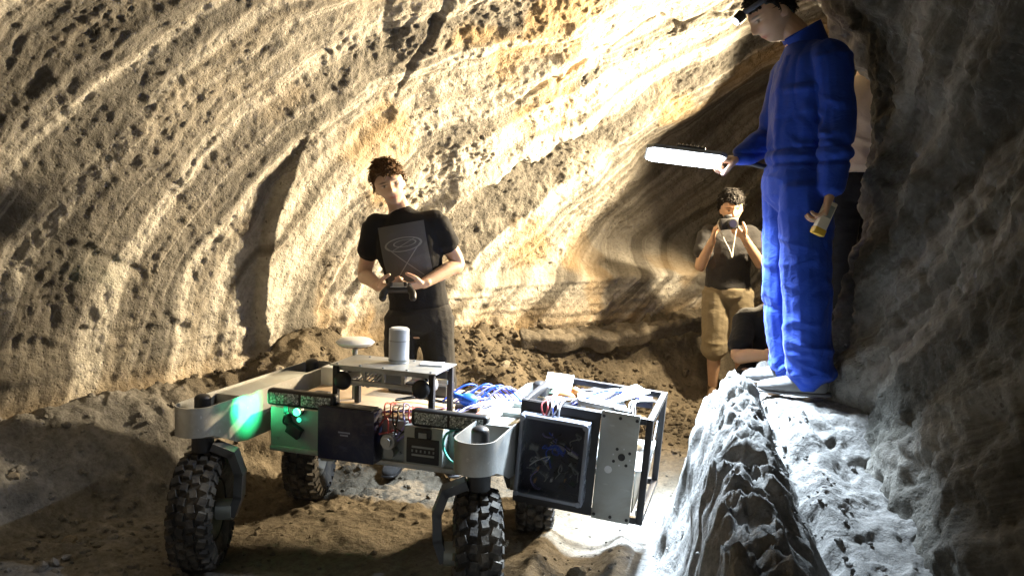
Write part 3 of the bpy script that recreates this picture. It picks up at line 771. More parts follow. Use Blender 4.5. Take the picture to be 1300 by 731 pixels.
def tyre(wheel):
    Ro, w = .245, .085
    prof = [(-.060,.130),(-.074,.150),(-.083,.180),(-.082,.205),(-.070,.222),(-.04,.228),(0,.230),(.04,.228),(.070,.222),(.082,.205),(.083,.180),(.074,.150),(.060,.130),(.03,.126),(-.03,.126)]
    n = 64; bm = bmesh.new(); rows = []
    for k in range(n):
        a = 2*math.pi*k/n; rows.append([bm.verts.new((x, r*math.cos(a), r*math.sin(a))) for x, r in prof])
    m = len(prof)
    for k in range(n):
        A, B = rows[k], rows[(k+1) % n]
        for j in range(m): bm.faces.new((A[j], A[(j+1) % m], B[(j+1) % m], B[j]))
    mb = MB(); mb.bm.free(); mb.bm = bm
    nl = 26
    for k in range(nl):
        a = 2*math.pi*k/nl
        for row, (x, wx, da, rad) in enumerate(((-.058,.036,0,.2275), (-.019,.030,.5,.2315), (.020,.030,0,.2315), (.058,.036,.5,.2275))):
            aa = a + da*2*math.pi/nl
            M = Matrix.Rotation(aa, 4, 'X') @ Matrix.Translation((x, 0, rad)) @ Matrix.Rotation(R((18,-10,10,-18)[row]), 4, 'Z') @ Matrix.Rotation(R((-14,-3,3,14)[row]), 4, 'Y')
            v = bmesh.ops.create_cube(mb.bm, size=1)['verts']; bmesh.ops.scale(mb.bm, vec=(wx, .036, .030), verts=v)
            for q in v:
                if q.co.z > 0: q.co.x *= .86; q.co.y *= .82
            bmesh.ops.transform(mb.bm, matrix=M, verts=v)
        for sx in (-1, 1):       # side lugs
            M = Matrix.Rotation(a+(.5 if sx > 0 else 0)*2*math.pi/nl, 4, 'X') @ Matrix.Translation((sx*.080, 0, .203))
            v = bmesh.ops.create_cube(mb.bm, size=1)['verts']; bmesh.ops.scale(mb.bm, vec=(.018, .026, .038), verts=v)
            bmesh.ops.transform(mb.bm, matrix=M @ Matrix.Rotation(R(-14*sx), 4, 'Y'), verts=v)
    mb.build('tyre', RUBBER, wheel, 35)
    r = MB()
    r.cyl((-.055,0,0),(.055,0,0), .124, n=40, cap=False)
    for sx in (-1, 1):
        r.cyl((sx*.052,0,0),(sx*.060,0,0), .131, n=40, cap=False)
    r.build('rim', RIM, wheel, 35)
    d = MB(); d.cyl((-.012,0,0),(.012,0,0), .122, n=40)
    for k in range(5):
        a = 2*math.pi*k/5; d.cyl((-.03,.05*math.cos(a),.05*math.sin(a)),(.03,.05*math.cos(a),.05*math.sin(a)), .008, n=8)
    d.build('wheel_disc', RIM, wheel, 35)
    MB().cyl((-.05,0,0),(.05,0,0), .034, n=24).build('hub', GREYMET, wheel)

def payload(root, rr):
    """black-framed payload box hung outboard, its top leaning"""
    w, d, h = .53, .52, .425
    fr = empty('payload_frame'); fr.parent = root
    fr.matrix_local = Matrix.Translation((.672, -.17, .372)) @ Matrix.Rotation(R(3.4), 4, 'Y')
    b = .026
    for x in (b/2, w-b/2):
        for y in (b/2, d-b/2): MB().box((x, y, h/2), (b, b, h), bev=.002).build('frame_post', BLACKMET, fr)
    for z in (b/2, h-b/2):
        for y in (b/2, d-b/2): MB().box((w/2, y, z), (w-2*b-.001, b-.002, b), bev=.002).build('frame_bar', BLACKMET, fr)
        for x in (b/2, w-b/2): MB().box((x, d/2, z), (b-.002, d-2*b-.001, b), bev=.002).build('frame_bar', BLACKMET, fr)
    MB().box((.165, -.004, h/2), (.325, .006, h-.004), bev=.001).build('black_panel', BLACKMET, fr)
    # clear electronics box
    bx = MB()
    x0, x1, z0, z1 = .022, .298, .055, .385; fw = .014; yf = -.075
    for xx, zz, sx, sz in (((x0+x1)/2, z0+fw/2, x1-x0, fw), ((x0+x1)/2, z1-fw/2, x1-x0, fw), (x0+fw/2, (z0+z1)/2, fw, z1-z0-2*fw), (x1-fw/2, (z0+z1)/2, fw, z1-z0-2*fw)):
        bx.box((xx, (yf-.007)/2-.003, zz), (sx, abs(yf)-.006, sz), bev=.002)
    for xx in (x0+.012, x1-.012):
        for zz in (z0+.012, z1-.012): bx.cyl((xx, yf-.004, zz), (xx, yf-.014, zz), .011, n=16)
    bx.build('clear_box_rim', plain('frosted_rim', (.22,.24,.29), .25, 0, .1), fr)
    MB().box(((x0+x1)/2, yf+.010, (z0+z1)/2), (x1-x0-2*fw-.001, .004, z1-z0-2*fw-.001)).build('clear_cover', CLEAR, fr)
    MB().box(((x0+x1)/2, -.013, (z0+z1)/2), (x1-x0-2*fw-.004, .004, z1-z0-2*fw-.004)).build('backing_board', plain('dark_board', (.02,.022,.045), .5), fr)
    for k in range(11):
        cx, cz = rr.uniform(x0+.05, x1-.05), rr.uniform(z0+.04, z1-.10)
        MB().box((cx, -.022-.008*rr.random(), cz), (rr.uniform(.02,.06), .012, rr.uniform(.015,.05)), (0, rr.choice((0,0,.3)), 0), bev=.002).build('module', rr.choice([BOARD, BLACK, BLACK, NAVY, GREYMET]), fr)
    for k in range(22):
        cx, cz = rr.uniform(x0+.06, x1-.06), rr.uniform(z0+.10, z1-.06)
        pts = []
        for j in range(5):
            pts.append((min(max(cx, x0+.03), x1-.03), -.035-.022*rr.random(), min(max(cz, z0+.03), z1-.03))); cx += rr.uniform(-.05,.05); cz += rr.uniform(-.04,.04)
        wire('wire', pts, .0024, rr.choice([WWHT, WPUR, GREYMET, WBLK, WBLU]), fr)
    for k in range(14):
        cx, cz = rr.uniform(x0+.05, x1-.05), rr.uniform(z0+.05, z0+.17)
        MB().box((cx, -.032, cz), (.008,.004,rr.uniform(.006,.02))).build('component', rr.choice([WWHT, WORG, GREYMET]), fr)
    # grey drilled plate
    gp = MB().box((.405, -.006, h/2+.004), (.150, .010, h+.012), bev=.0015).build('grey_plate', PLATE, fr)
    for x in (.340,.405,.470):
        for z in (.016, h-.010): MB().cyl((x,-.0115,z),(x,-.015,z), .0065, n=12).build('screw', BLACK, gp)
    cx, cz = .425, .262
    MB().cyl((cx,-.0115,cz),(cx,-.014,cz), .014, n=20).build('hole', BLACK, gp)
    for k in range(4):
        a = k*math.pi/2+.6; MB().cyl((cx+.036*math.cos(a),-.0115,cz+.036*math.sin(a)),(cx+.036*math.cos(a),-.0135,cz+.036*math.sin(a)), .006, n=12).build('hole', BLACK, gp)
        a += math.pi/4; MB().cyl((cx+.034*math.cos(a),-.0115,cz+.034*math.sin(a)),(cx+.034*math.cos(a),-.0135,cz+.034*math.sin(a)), .003, n=8).build('pin', WHITE, gp)
    MB().cyl((.378,-.0115,.205),(.378,-.014,.205), .015, n=24).build('white_button', WHITE, gp)
    # inner trays, braces and heap of wiring
    MB().box((.27,.26,.20), (.46,.44,.006)).build('shelf', GREYMET, fr)
    MB().box((.48,.26,.11), (.006,.44,.16)).build('side_plate', PLATE, fr)
    MB().box((.505,.27,.14), (.006,.012,.50), Matrix.Rotation(R(-50), 4, 'X')).build('brace', BLACKMET, fr)
    MB().box((.498,.30,.10), (.010,.50,.03), Matrix.Rotation(R(18), 4, 'X')).build('brace', ALU, fr)
    MB().box((.12,.22,.30), (.16,.28,.16), bev=.006).build('controller_box', BLACK, fr)
    MB().box((.06,.40,h+.0), (.12,.10,.005), (.5,0,.1)).build('circuit_card', WWHT, fr)
    MB().box((.37,.20,h+.030), (.22,.10,.004), (.10,-.22,.75)).build('paper_sheet', plain('pale_sheet', (.62,.70,.70), .5), fr)
    MB().box((.30,.13,h+.006), (.20,.14,.020), (.05,.12,.3), bev=.003).build('cable_tray', WHITE, fr)
    MB().sph((.16,.10,h+.012), .026, (1.5,1,.8), 12).sph((.19,.13,h+.03), .02, n=10).build('copper_coil', WORG, fr)
    mats = [WWHT, WWHT, WPUR, WPUR, WWHT, WBLK, WWHT, WBLU, WRED]
    def loom2(spine, cnt, spread, rad, ms):
        sp = np.array(spine, float)
        for k in range(cnt):
            off = np.array([rr.gauss(0, spread), rr.gauss(0, spread), abs(rr.gauss(0, spread*.5))])
            pts = [tuple(p + off*(.5+.5*math.sin(1.7*i+k)) + np.array([rr.gauss(0, spread*.3), rr.gauss(0, spread*.3), 0])) for i, p in enumerate(sp)]
            wire('wire', pts, rad*rr.uniform(.7, 1.25), rr.choice(ms), fr)
    loom2([(.10,.04,h-.02),(.12,.12,h+.015),(.17,.22,h+.01),(.16,.34,h-.02),(.12,.45,h-.04)], 8, .012, .0030, [WWHT,WPUR,WRED])
    loom2([(.20,.05,h-.01),(.26,.10,h+.03),(.34,.20,h+.045),(.40,.32,h+.01),(.42,.44,h-.04)], 9, .012, .0030, [WWHT,WWHT,WBLU,WPUR])
    loom2([(.44,.05,h-.02),(.43,.14,h+.02),(.46,.26,h+.005),(.49,.38,h-.02)], 5, .010, .0030, [WRED,WBLK,WWHT])
    loom2([(.06,.30,h-.03),(.16,.28,h+.0),(.28,.34,h+.0),(.40,.40,h-.03)], 6, .012, .0032, [WBLK,WPUR,WWHT])
    for bx, by, bz, sz, mt in ((.10,.30,h-.035,(.10,.12,.03),BOARD), (.26,.40,h-.03,(.12,.07,.04),BLACK), (.44,.40,h-.03,(.08,.10,.03),NAVY), (.24,.22,h-.02,(.09,.06,.02),GREYMET), (.40,.08,h-.01,(.07,.05,.03),BLACK)):
        MB().box((bx,by,bz), sz, (0,0,rr.uniform(-.25,.25)), bev=.002).build('circuit_module', mt, fr)
    for k in range(7):
        x = .10+.012*k; wire('wire', [(x+.03,.10,h+.01),(x,.02,h+.015),(x+rr.uniform(-.03,.03),-.03,h-.005),(x+rr.uniform(-.02,.02),-.045,z1-.005)], .0035, rr.choice(mats), fr)
    for k in range(3):
        MB().box((-.05,.08+.16*k,h-.10), (.09,.03,.03)).build('mounting_arm', ALU_MATT, fr)
build_rover()
#SECTION people
# ------------------------------------------------------------------ people
def cloth(name, c, bump=.35, rough=.85, var=.12):
    m, n, l, b = nt(name)
    ob = n.new('ShaderNodeTexCoord').outputs['Object']
    f = noise(n, l, ob, 5, 6, .6)
    l.new(ramp(n, l, f, [(.3, tuple(x*(1-var) for x in c)), (.7, tuple(x*(1+var) for x in c))]), b.inputs['Base Color'])
    b.inputs['Roughness'].default_value = rough; b.inputs['Specular IOR Level'].default_value = .25; b.inputs['Sheen Weight'].default_value = .08
    ad = n.new('ShaderNodeMath'); ad.operation = 'MULTIPLY_ADD'; l.new(noise(n, l, ob, 320, 2), ad.inputs[0]); ad.inputs[1].default_value = .12
    l.new(noise(n, l, mapping(n, l, ob, (22, 22, 34)), 1.0, 5, .5, 1.5), ad.inputs[2])
    bp = n.new('ShaderNodeBump'); bp.inputs['Strength'].default_value = bump; bp.inputs['Distance'].default_value = .012
    l.new(ad.outputs[0], bp.inputs['Height']); l.new(bp.outputs['Normal'], b.inputs['Normal'])
    return m
def skin_mat(name, c):
    m, n, l, b = nt(name)
    ob = n.new('ShaderNodeTexCoord').outputs['Object']
    f = noise(n, l, ob, 14, 5, .6)
    c0 = ramp(n, l, f, [(.3, tuple(x*.88 for x in c)), (.7, tuple(min(1, x*1.1) for x in c))])
    at = n.new('ShaderNodeAttribute'); at.attribute_name = 'lip'
    c1 = mixc(n, l, at.outputs['Fac'], c0, (c[0]*.72, c[1]*.42, c[2]*.42))
    a2 = n.new('ShaderNodeAttribute'); a2.attribute_name = 'dark'
    c2 = mixc(n, l, a2.outputs['Fac'], c1, (.035, .022, .016))
    a3 = n.new('ShaderNodeAttribute'); a3.attribute_name = 'white'
    l.new(mixc(n, l, a3.outputs['Fac'], c2, (.7, .68, .65)), b.inputs['Base Color'])
    b.inputs['Roughness'].default_value = .5; b.inputs['Subsurface Weight'].default_value = .12
    b.inputs['Subsurface Radius'].default_value = (.012, .004, .002); b.inputs['Subsurface Scale'].default_value = 1
    bp = n.new('ShaderNodeBump'); bp.inputs['Strength'].default_value = .15; bp.inputs['Distance'].default_value = .002
    l.new(noise(n, l, ob, 150, 3), bp.inputs['Height']); l.new(bp.outputs['Normal'], b.inputs['Normal'])
    return m
def hair_mat(name, c):
    m, n, l, b = nt(name)
    ob = n.new('ShaderNodeTexCoord').outputs['Object']
    f = noise(n, l, mapping(n, l, ob, (90, 90, 30)), 1, 6, .6, 1)
    l.new(ramp(n, l, f, [(.3, tuple(x*.5 for x in c)), (.7, tuple(x*1.5 for x in c))]), b.inputs['Base Color'])
    b.inputs['Roughness'].default_value = .75; b.inputs['Specular IOR Level'].default_value = .2
    bp = n.new('ShaderNodeBump'); bp.inputs['Strength'].default_value = .9; bp.inputs['Distance'].default_value = .006
    l.new(f, bp.inputs['Height']); l.new(bp.outputs['Normal'], b.inputs['Normal'])
    return m

def head_shape(nu=56, nv=40):
    """closed head surface, local: x right, y forward, z up, centre at mid head"""
    V = []; F = []
    for i in range(nv+1):
        ph = math.pi*i/nv
        for j in range(nu):
            a = 2*math.pi*j/nu
            V.append((math.sin(ph)*math.cos(a), math.sin(ph)*math.sin(a), math.cos(ph)))
    V = np.array(V); x, y, z = V.T
    X, Y, Z = x*.077, y*.097, z*.120
    low = sm(-Z, .0, .115)
    X = X*(1-.30*low); Y = np.where(Y < 0, Y*(1-.45*low), Y*(1-.08*low))
    Y = Y + .010*low
    X = X*(1+.05*np.exp(-((Z-.04)/.04)**2))
    f = sm(y, .25, .75)                                 # front of the face
    g = lambda cx, cz, sx, sz: np.exp(-((X-cx)/sx)**2 - ((Z-cz)/sz)**2)
    Y = Y - f*.006*sm(np.abs(X), .0, .06)*0
    Y += f*(.006*g(0, .022, .05, .012) - .010*(g(.031, .002, .017, .012)+g(-.031, .002, .017, .012)))
    nose = np.where(Z > -.036, np.exp(-((Z+.036)/.040)**2), np.exp(-((Z+.036)/.009)**2))
    Y += f*.027*nose*np.exp(-(X/(.0095+.006*np.exp(-((Z+.034)/.012)**2)))**2)
    Y += f*(.005*g(0, -.062, .022, .005) + .005*g(0, -.073, .019, .005) - .003*g(0, -.0675, .024, .002) + .009*g(0, -.098, .020, .014))
    Y += f*.005*(g(.045, -.022, .018, .016)+g(-.045, -.022, .018, .016))
    V = np.stack([X, Y, Z], -1)
    for i in range(nv):
        for j in range(nu):
            F.append((i*nu+j, (i+1)*nu+j, (i+1)*nu+(j+1) % nu, i*nu+(j+1) % nu))
    return V, F
def close_poles(V, F, nu):
    """merge the degenerate pole rings"""
    n = len(V); top = V[:nu].mean(0); bot = V[-nu:].mean(0)
    mid = V[nu:-nu]; NV = np.vstack([mid, top[None], bot[None]]); m = len(mid); NF = []
    for f in F:
        g = []
        for i in f:
            k = m if i < nu else (m+1 if i >= n-nu else i-nu)
            if k not in g: g.append(k)
        if len(g) > 2: NF.append(tuple(g))
    return NV, NF

def ellipsoid(c, r, M=None, nu=14, nv=10):
    V = []; F = []
    for i in range(nv+1):
        ph = math.pi*i/nv
        for j in range(nu): a = 2*math.pi*j/nu; V.append((r[0]*math.sin(ph)*math.cos(a), r[1]*math.sin(ph)*math.sin(a), r[2]*math.cos(ph)))
    V = np.array(V)
    for i in range(nv):
        for j in range(nu): F.append((i*nu+j, (i+1)*nu+j, (i+1)*nu+(j+1) % nu, i*nu+(j+1) % nu))
    V, F = close_poles(V, F, nu)
    if M is not None: V = V @ np.array(M.to_3x3()).T
    return V + np.array(c), F

def hand(w, d, pn, thumb, curl=30, bend=None, spread=1.0, s=1.0):
    """lofts for a hand: wrist w, finger direction d, palm normal pn (the way the palm faces), thumb side +1/-1 along d x pn"""
    w = np.array(w, float); d = np.array(d, float); d /= np.linalg.norm(d)
    pn = np.array(pn, float); pn -= (pn@d)*d; pn /= np.linalg.norm(pn)
    lat = np.cross(d, pn)*thumb
    out = [loft([(w-d*.03, (.026*s, .021*s)), (w+d*.02*s, (.030*s, .019*s)), (w+d*.055*s, (.040*s, .016*s)), (w+d*.088*s, (.041*s, .013*s))], n=14, sub=4, ref=pn)]
    for off, L, base in ((.031, .068, .090), (.0105, .078, .096), (-.0105, .072, .093), (-.030, .058, .084)):
        p = w + d*base*s + lat*off*s*spread - d*.012*s; dd = d.copy(); c = 0; sec = [(p, .0098*s)]
        for k, fr in enumerate((.48, .29, .23)):
            c += curl*(1.0, 1.15, .8)[k]
            a = R(c); dd = d*math.cos(a) + pn*math.sin(a)
            p = p + dd*L*fr*s*1.12; sec.append((p, (.0092, .0086, .0072)[k]*s))
        out.append(loft(sec, n=10, sub=3, ref=lat))
    p = w + d*.022*s + lat*.030*s; t1 = d*.62 + lat*.62 + pn*.45; t1 /= np.linalg.norm(t1)
    t2 = d*.85 + lat*.10 + pn*(.35+curl/90); t2 /= np.linalg.norm(t2)
    out.append(loft([(p-t1*.01, .015*s), (p+t1*.035*s, .0125*s), (p+t1*.04*s+t2*.028*s, .0108*s), (p+t1*.04*s+t2*.050*s, .009*s)], n=10, sub=3, ref=lat))
    return out

def union(name, parts, voxel, smooth_n=4, mat=None, parent=None, disp=None):
    V = []; F = []; o = 0
    for v, f in parts:
        V.extend([tuple(map(float, p)) for p in v]); F.extend([tuple(i+o for i in g) for g in f]); o += len(v)
    me = bpy.data.meshes.new('tmp'); me.from_pydata(V, [], F); me.update()
    bm = bmesh.new(); bm.from_mesh(me); bmesh.ops.recalc_face_normals(bm, faces=bm.faces); bm.to_mesh(me); bm.free()
    ob = bpy.data.objects.new('tmp', me); col.objects.link(ob)
    r = ob.modifiers.new('r', 'REMESH'); r.mode = 'VOXEL'; r.voxel_size = voxel; r.use_smooth_shade = True
    if smooth_n:
        s = ob.modifiers.new('s', 'SMOOTH'); s.factor = .5; s.iterations = smooth_n
    dg = bpy.context.evaluated_depsgraph_get(); dg.update()
    nm = bpy.data.meshes.new_from_object(ob.evaluated_get(dg)); nm.name = name
    bpy.data.objects.remove(ob); bpy.data.meshes.remove(me)
    n = len(nm.vertices); co = np.empty(n*3, np.float32); nm.vertices.foreach_get('co', co); co = co.reshape(-1, 3)
    if disp is not None:
        no = np.empty(n*3, np.float32); nm.vertices.foreach_get('normal', no); no = no.reshape(-1, 3)
        co = co + no*disp(co, no)[:, None]; nm.vertices.foreach_set('co', co.reshape(-1)); nm.update()
    smooth(nm)
    return mesh_obj(name, nm, mat, parent), co

def folds(amp=.010, fz=11, seed=0):
    def f(co, no):
        q = co*np.array([8, 8, fz]) + seed
        w = fbm(q + .6*perlin(co*4+seed)[:, None], 2)
        tilt = co[:, 2:3]*np.array([[3.0, -2.0, 1.0]])
        r = 1-np.abs(perlin(co*np.array([5.5, 5.5, 8])+tilt+seed+5))*3.2
        return amp*(.75*w + .8*np.clip(r, 0, 1)**1.5*np.clip(fbm(co*3+seed, 2)+.35, 0, 1))
    return f

def person(label, loc, J, skin, hair, clothes, fwd=(0,-1,0), vox=.005, hair_len=.022, group=None, yaw=0):
    root = empty('person', loc); tag(root, label, 'person')
    fw = np.array(fwd, float); fw /= np.linalg.norm(fw)
    A = lambda k: np.array(J[k], float)
    HM = J['headM']                     # 3x3 rotation, local head -> root
    hc = A('head'); hs = J.get('hs', 1.0)
    Hn = np.array(HM)
    hv, hf = head_shape(); hv, hf = close_poles(hv, hf, 56)
    tw = lambda v: (v*hs) @ Hn.T + hc
    parts = [(tw(hv), hf)]
    for sx in (-1, 1):
        ev, ef = ellipsoid((sx*.074, -.006, -.012), (.009, .020, .032), Matrix.Rotation(R(18*sx), 3, 'Z') @ Matrix.Rotation(R(-12), 3, 'X')); parts.append((tw(ev), ef))
    nb = A('neck'); jaw = tw(np.array([[0, -.022, -.065]]))[0]
    parts.append(loft([(nb-np.array([0,0,.05]), (.075, .062)), (nb+(jaw-nb)*.35, (.058, .058)), (jaw, (.054, .056))], n=16, ref=fw))
    pel, wai, che = A('pelvis'), A('waist'), A('chest')
    tors = [(pel-np.array([0,0,.08]), (.13, .10)), (pel, (.150, .102)), (wai, (.132, .094)), (che, (.152, .104)), (che*.35+nb*.65, (.135, .084)), (nb, (.062, .055))]
    parts.append(loft(tors, n=20, ref=fw))
    for s in 'LR':
        sh, el, wr = A('sh'+s), A('el'+s), A('wr'+s)
        parts.append(loft([(che*.55+nb*.45, .058), (sh, .052)], n=14, sub=1, ref=fw))
        parts.append(loft([(sh, .057), (sh*.6+el*.4, .049), (el, .040), (el*.68+wr*.32, .041), (wr, (.028, .024))], n=14, ref=fw))
        if 'hand'+s in J:
            h = J['hand'+s]; parts += hand(wr, h[0], h[1], h[2], h[3])
        hp, kn, an = A('hip'+s), A('kn'+s), A('an'+s)
        parts.append(loft([(hp, .088), (hp*.5+kn*.5, .074), (kn, .054), (kn*.65+an*.35, .053), (an, .036)], n=14, ref=fw))
        toe = A('toe'+s); parts.append(loft([(an-np.array([0,0,.03]), .035), (an*.5+toe*.5-np.array([0,0,.03]), (.036, .028)), (toe-np.array([0,0,.035]), (.034, .018))], n=12, ref=(0,0,1)))
    body, co = union('body', parts, vox, 2, skin, root)
    # face colouring
    q = ((co-hc) @ Hn)/hs; f = sm(q[:, 1], .04, .065)
    g = lambda cx, cz, sx, sz: np.exp(-((q[:, 0]-cx)/sx)**2-((q[:, 2]-cz)/sz)**2)
    lip = np.clip(1.3*f*g(0, -.068, .022, .008), 0, .9)
    eye = np.clip(1.4*f*(g(.031, .000, .013, .005)+g(-.031, .000, .013, .005)), 0, 1)
    iris = np.clip(1.6*f*(g(.031, .000, .0055, .0055)+g(-.031, .000, .0055, .0055)), 0, 1)
    brow = np.clip(1.3*f*(g(.032, .021, .019, .0045)+g(-.032, .021, .019, .0045)), 0, .85)
    lash = np.clip(1.2*f*(g(.031, .006, .015, .003)+g(-.031, .006, .015, .003)), 0, .8)
    beard = J.get('beard', 0)*np.clip(sm(q[:, 1], -.01, .03)*sm(-q[:, 2], .045, .075)*(1-lip), 0, 1)*(np.abs(q[:, 2]) < .14)*(np.abs(q[:, 0]) < .08)
    for k, v in (('lip', lip), ('dark', np.clip(brow+lash+iris+beard, 0, .92)), ('white', np.clip(eye-1.2*iris-lash, 0, .8))):
        at = body.data.attributes.new(k, 'FLOAT', 'POINT'); at.data.foreach_set('value', v.astype(np.float32))
    # hair: a cap that lies proud of the skull only inside the hairline
    hv2, hf2 = head_shape(96, 72); hv2, hf2 = close_poles(hv2, hf2, 96)
    r = np.linalg.norm(hv2, axis=1, keepdims=True); un = hv2/r
    line = np.where(hv2[:, 1] > .0, .045 + .012*np.sin(hv2[:, 0]*40), np.interp(hv2[:, 1], [-.1, -.05, -.02, 0], [-.062, -.055, -.005, .02]))
    line = np.where((hv2[:, 1] > -.005) & (hv2[:, 1] < .055), np.interp(hv2[:, 1], [-.005, .02, .055], [-.02, .02, .048]), line)
    m = sm(hv2[:, 2]-line + .010*perlin(hv2*70), -.004, .012)
    tuft = .55 + .45*fbm(un*np.array([9, 6, 5]) + 3, 3) + .25*perlin(un*24)
    off = m*(hair_len*(.45 + .75*sm(hv2[:, 2], .0, .1))*np.clip(tuft, .25, 1.4)) - .012*(1-m)
    HV = [tuple(p) for p in tw(hv2 + un*off[:, None])]; HF = list(hf2)
    rh = np.random.default_rng(int(abs(hc[2])*1000)); cand = np.where(m > .6)[0]
    for k in rh.choice(cand, 900):                       # loose locks, combed forward and to one side
        p = hv2[k] + un[k]*off[k]*.75; comb = np.array([.5*np.sign(p[0])+.4, .55, .15]) + rh.normal(0, .55, 3)
        tg = comb - (comb@un[k])*un[k]; tg /= np.linalg.norm(tg)+1e-6; sd_ = np.cross(un[k], tg)
        L = hair_len*rh.uniform(.7, 1.5); w = .0032*rh.uniform(.6, 1.3); lift = rh.uniform(.1, .55)
        q1 = p + tg*L*.5 + un[k]*L*lift*.7; q2 = p + tg*L + un[k]*L*lift*.75
        o_ = len(HV); pts = [p-sd_*w, p+sd_*w, p+un[k]*w, q1-sd_*w*.9, q1+sd_*w*.9, q1+un[k]*w, q2]
        HV += [tuple(v) for v in tw(np.array(pts))]
        HF += [(o_,o_+1,o_+4,o_+3), (o_+1,o_+2,o_+5,o_+4), (o_+2,o_,o_+3,o_+5), (o_+3,o_+4,o_+6), (o_+4,o_+5,o_+6), (o_+5,o_+3,o_+6)]
    hm = py_mesh('hair', HV, HF); smooth(hm)
    mesh_obj('hair', hm, hair, root)
    # clothes
    lookup = dict(A=A, fw=fw, root=root, vox=vox)
    for kind, mat, kw in clothes:
        e = kw.get('e', .014); P = []
        z_ = np.array([0, 0, 1.0])
        if kind in ('shirt', 'coverall'):
            bot = pel + (wai-pel)*kw.get('hem', .05)
            T = [(bot-(wai-pel)*.12*0, (.158+e, .112+e)), (pel*.4+wai*.6, (.150+e, .112+e)), (wai*.6+che*.4, (.156+e, .114+e)), (che, (.172+e, .120+e)), (che*.35+nb*.65, (.155+e*.6, .100+e*.6)), (nb+(jaw-nb)*.06, (.074, .070))]
            P.append(loft(T, n=24, ref=fw, cap=1))
            for s in 'LR':
                sh, el, wr = A('sh'+s), A('el'+s), A('wr'+s)
                P.append(loft([(che*.45+nb*.55, .075), (sh, .060+e)], n=16, sub=1, ref=fw))
                fr = kw.get('sleeve', .55)
                if fr <= 1:
                    P.append(loft([(sh, .060+e), (sh+(el-sh)*fr*.5, .056+e), (sh+(el-sh)*fr, .054+e*1.25)], n=16, ref=fw, cap=1))
                else:
                    c2 = el+(wr-el)*(fr-1)
                    P.append(loft([(sh, .064+e), (sh*.5+el*.5, .056+e), (el, .050+e), (el*.5+c2*.5, .046+e), (c2, .036+e)], n=16, ref=fw, cap=1))
        if kind in ('trousers', 'coverall', 'shorts'):
            P.append(loft([(pel*.55+wai*.45, (.142+e*.3, .098+e*.3)), (pel, (.166+e, .118+e)), (pel-z_*.07, (.150+e, .112+e))], n=22, ref=fw, cap=1))
            for s in 'LR':
                hp, kn, an = A('hip'+s), A('kn'+s), A('an'+s); lg = kw.get('leg', (.092, .078, .066, .062))
                if kind == 'shorts':
                    end = kn+(an-kn)*kw.get('below', .15)
                    P.append(loft([(hp+z_*.02, .096+e), (hp*.5+kn*.5, .090+e), (kn, .086+e), (end, .088+e)], n=16, ref=fw, cap=1))
                else:
                    P.append(loft([(hp+z_*.02, lg[0]+e), (hp*.5+kn*.5, lg[1]+e), (kn, lg[2]+e), (kn*.45+an*.55, lg[3]+e), (an+z_*(.02+kw.get('cuff', 0)), lg[3]+e*.9), (an+z_*(kw.get('cuff', 0)-.035), lg[3]+e)], n=16, ref=fw, cap=1))
        if kind == 'shoes':
            for s in 'LR':
                an, toe = A('an'+s), A('toe'+s); dv = toe-an; dv[2] = 0; L = np.linalg.norm(dv); dv /= L
                gnd = kw.get('gnd', {}).get(s, an[2]-.085)
                b = an.copy(); b[2] = gnd
                S = [loft([(b-dv*.055+z_*.045, (.034, .040)), (b+dv*.03+z_*.05, (.040, .046)), (b+dv*.10+z_*.042, (.046, .036)), (b+dv*.165+z_*.034, (.045, .027)), (b+dv*.195+z_*.03, (.034, .022))], n=16, ref=(0,0,1)),
                     loft([(b-dv*.02+z_*.05, (.042, .044)), (b-dv*.005+z_*.11, (.043, .046))], n=14, sub=1, ref=tuple(dv))]
                sh_o, _ = union('shoe', S, .006, 3, mat, root)
                sl = loft([(b-dv*.085+z_*.012, (.034, .010)), (b-dv*.03+z_*.011, (.040, .010)), (b+dv*.06+z_*.011, (.042, .010)), (b+dv*.13+z_*.011, (.050, .010)), (b+dv*.205+z_*.014, (.036, .010))], n=14, ref=(0,0,1))
                so = py_mesh('sole', *sl); smooth(so); mesh_obj('sole', so, kw.get('sole', BLACK), sh_o)
            continue
        if kind == 'socks':
            continue
        union(kind if kind != 'shirt' else kw.get('name', 'shirt'), P, kw.get('vox', .008), 3, mat, root, kw.get('disp') or folds(kw.get('fold', .009), kw.get('fz', 12), kw.get('seed', 1)))
    return root

def eul(rx, ry, rz): return Matrix.Rotation(R(rz), 3, 'Z') @ Matrix.Rotation(R(ry), 3, 'Y') @ Matrix.Rotation(R(rx), 3, 'X')
def facing(d, pitch=0, roll=0):
    """head rotation: local +y (face) -> d, pitch positive looks down, roll leans the crown towards local +x"""
    yaw = math.atan2(-d[0], d[1])
    return Matrix.Rotation(yaw, 3, 'Z') @ Matrix.Rotation(R(-pitch), 3, 'X') @ Matrix.Rotation(R(roll), 3, 'Y')

SK_FAIR = skin_mat('fair_skin', (.60,.40,.29)); SK_TAN = skin_mat('tan_skin', (.52,.34,.23)); SK_MID = skin_mat('light_brown_skin', (.50,.32,.21))
H_BROWN = hair_mat('brown_hair', (.12,.065,.03)); H_BLACK = hair_mat('black_hair', (.015,.013,.012))
BLACKCLOTH = cloth('black_cloth', (.009,.009,.010)); CHAR = cloth('charcoal_cloth', (.024,.023,.023))
ROYAL = cloth('royal_blue_cotton', (.008,.042,.32), .3, .8); KHAKI = cloth('khaki_cotton', (.22,.18,.115)); CREAM = cloth('cream_cloth', (.58,.48,.36))
DGREY = cloth('dark_grey_cloth', (.035,.034,.034)); GREYSHOE = cloth('grey_suede', (.13,.13,.13), .3)

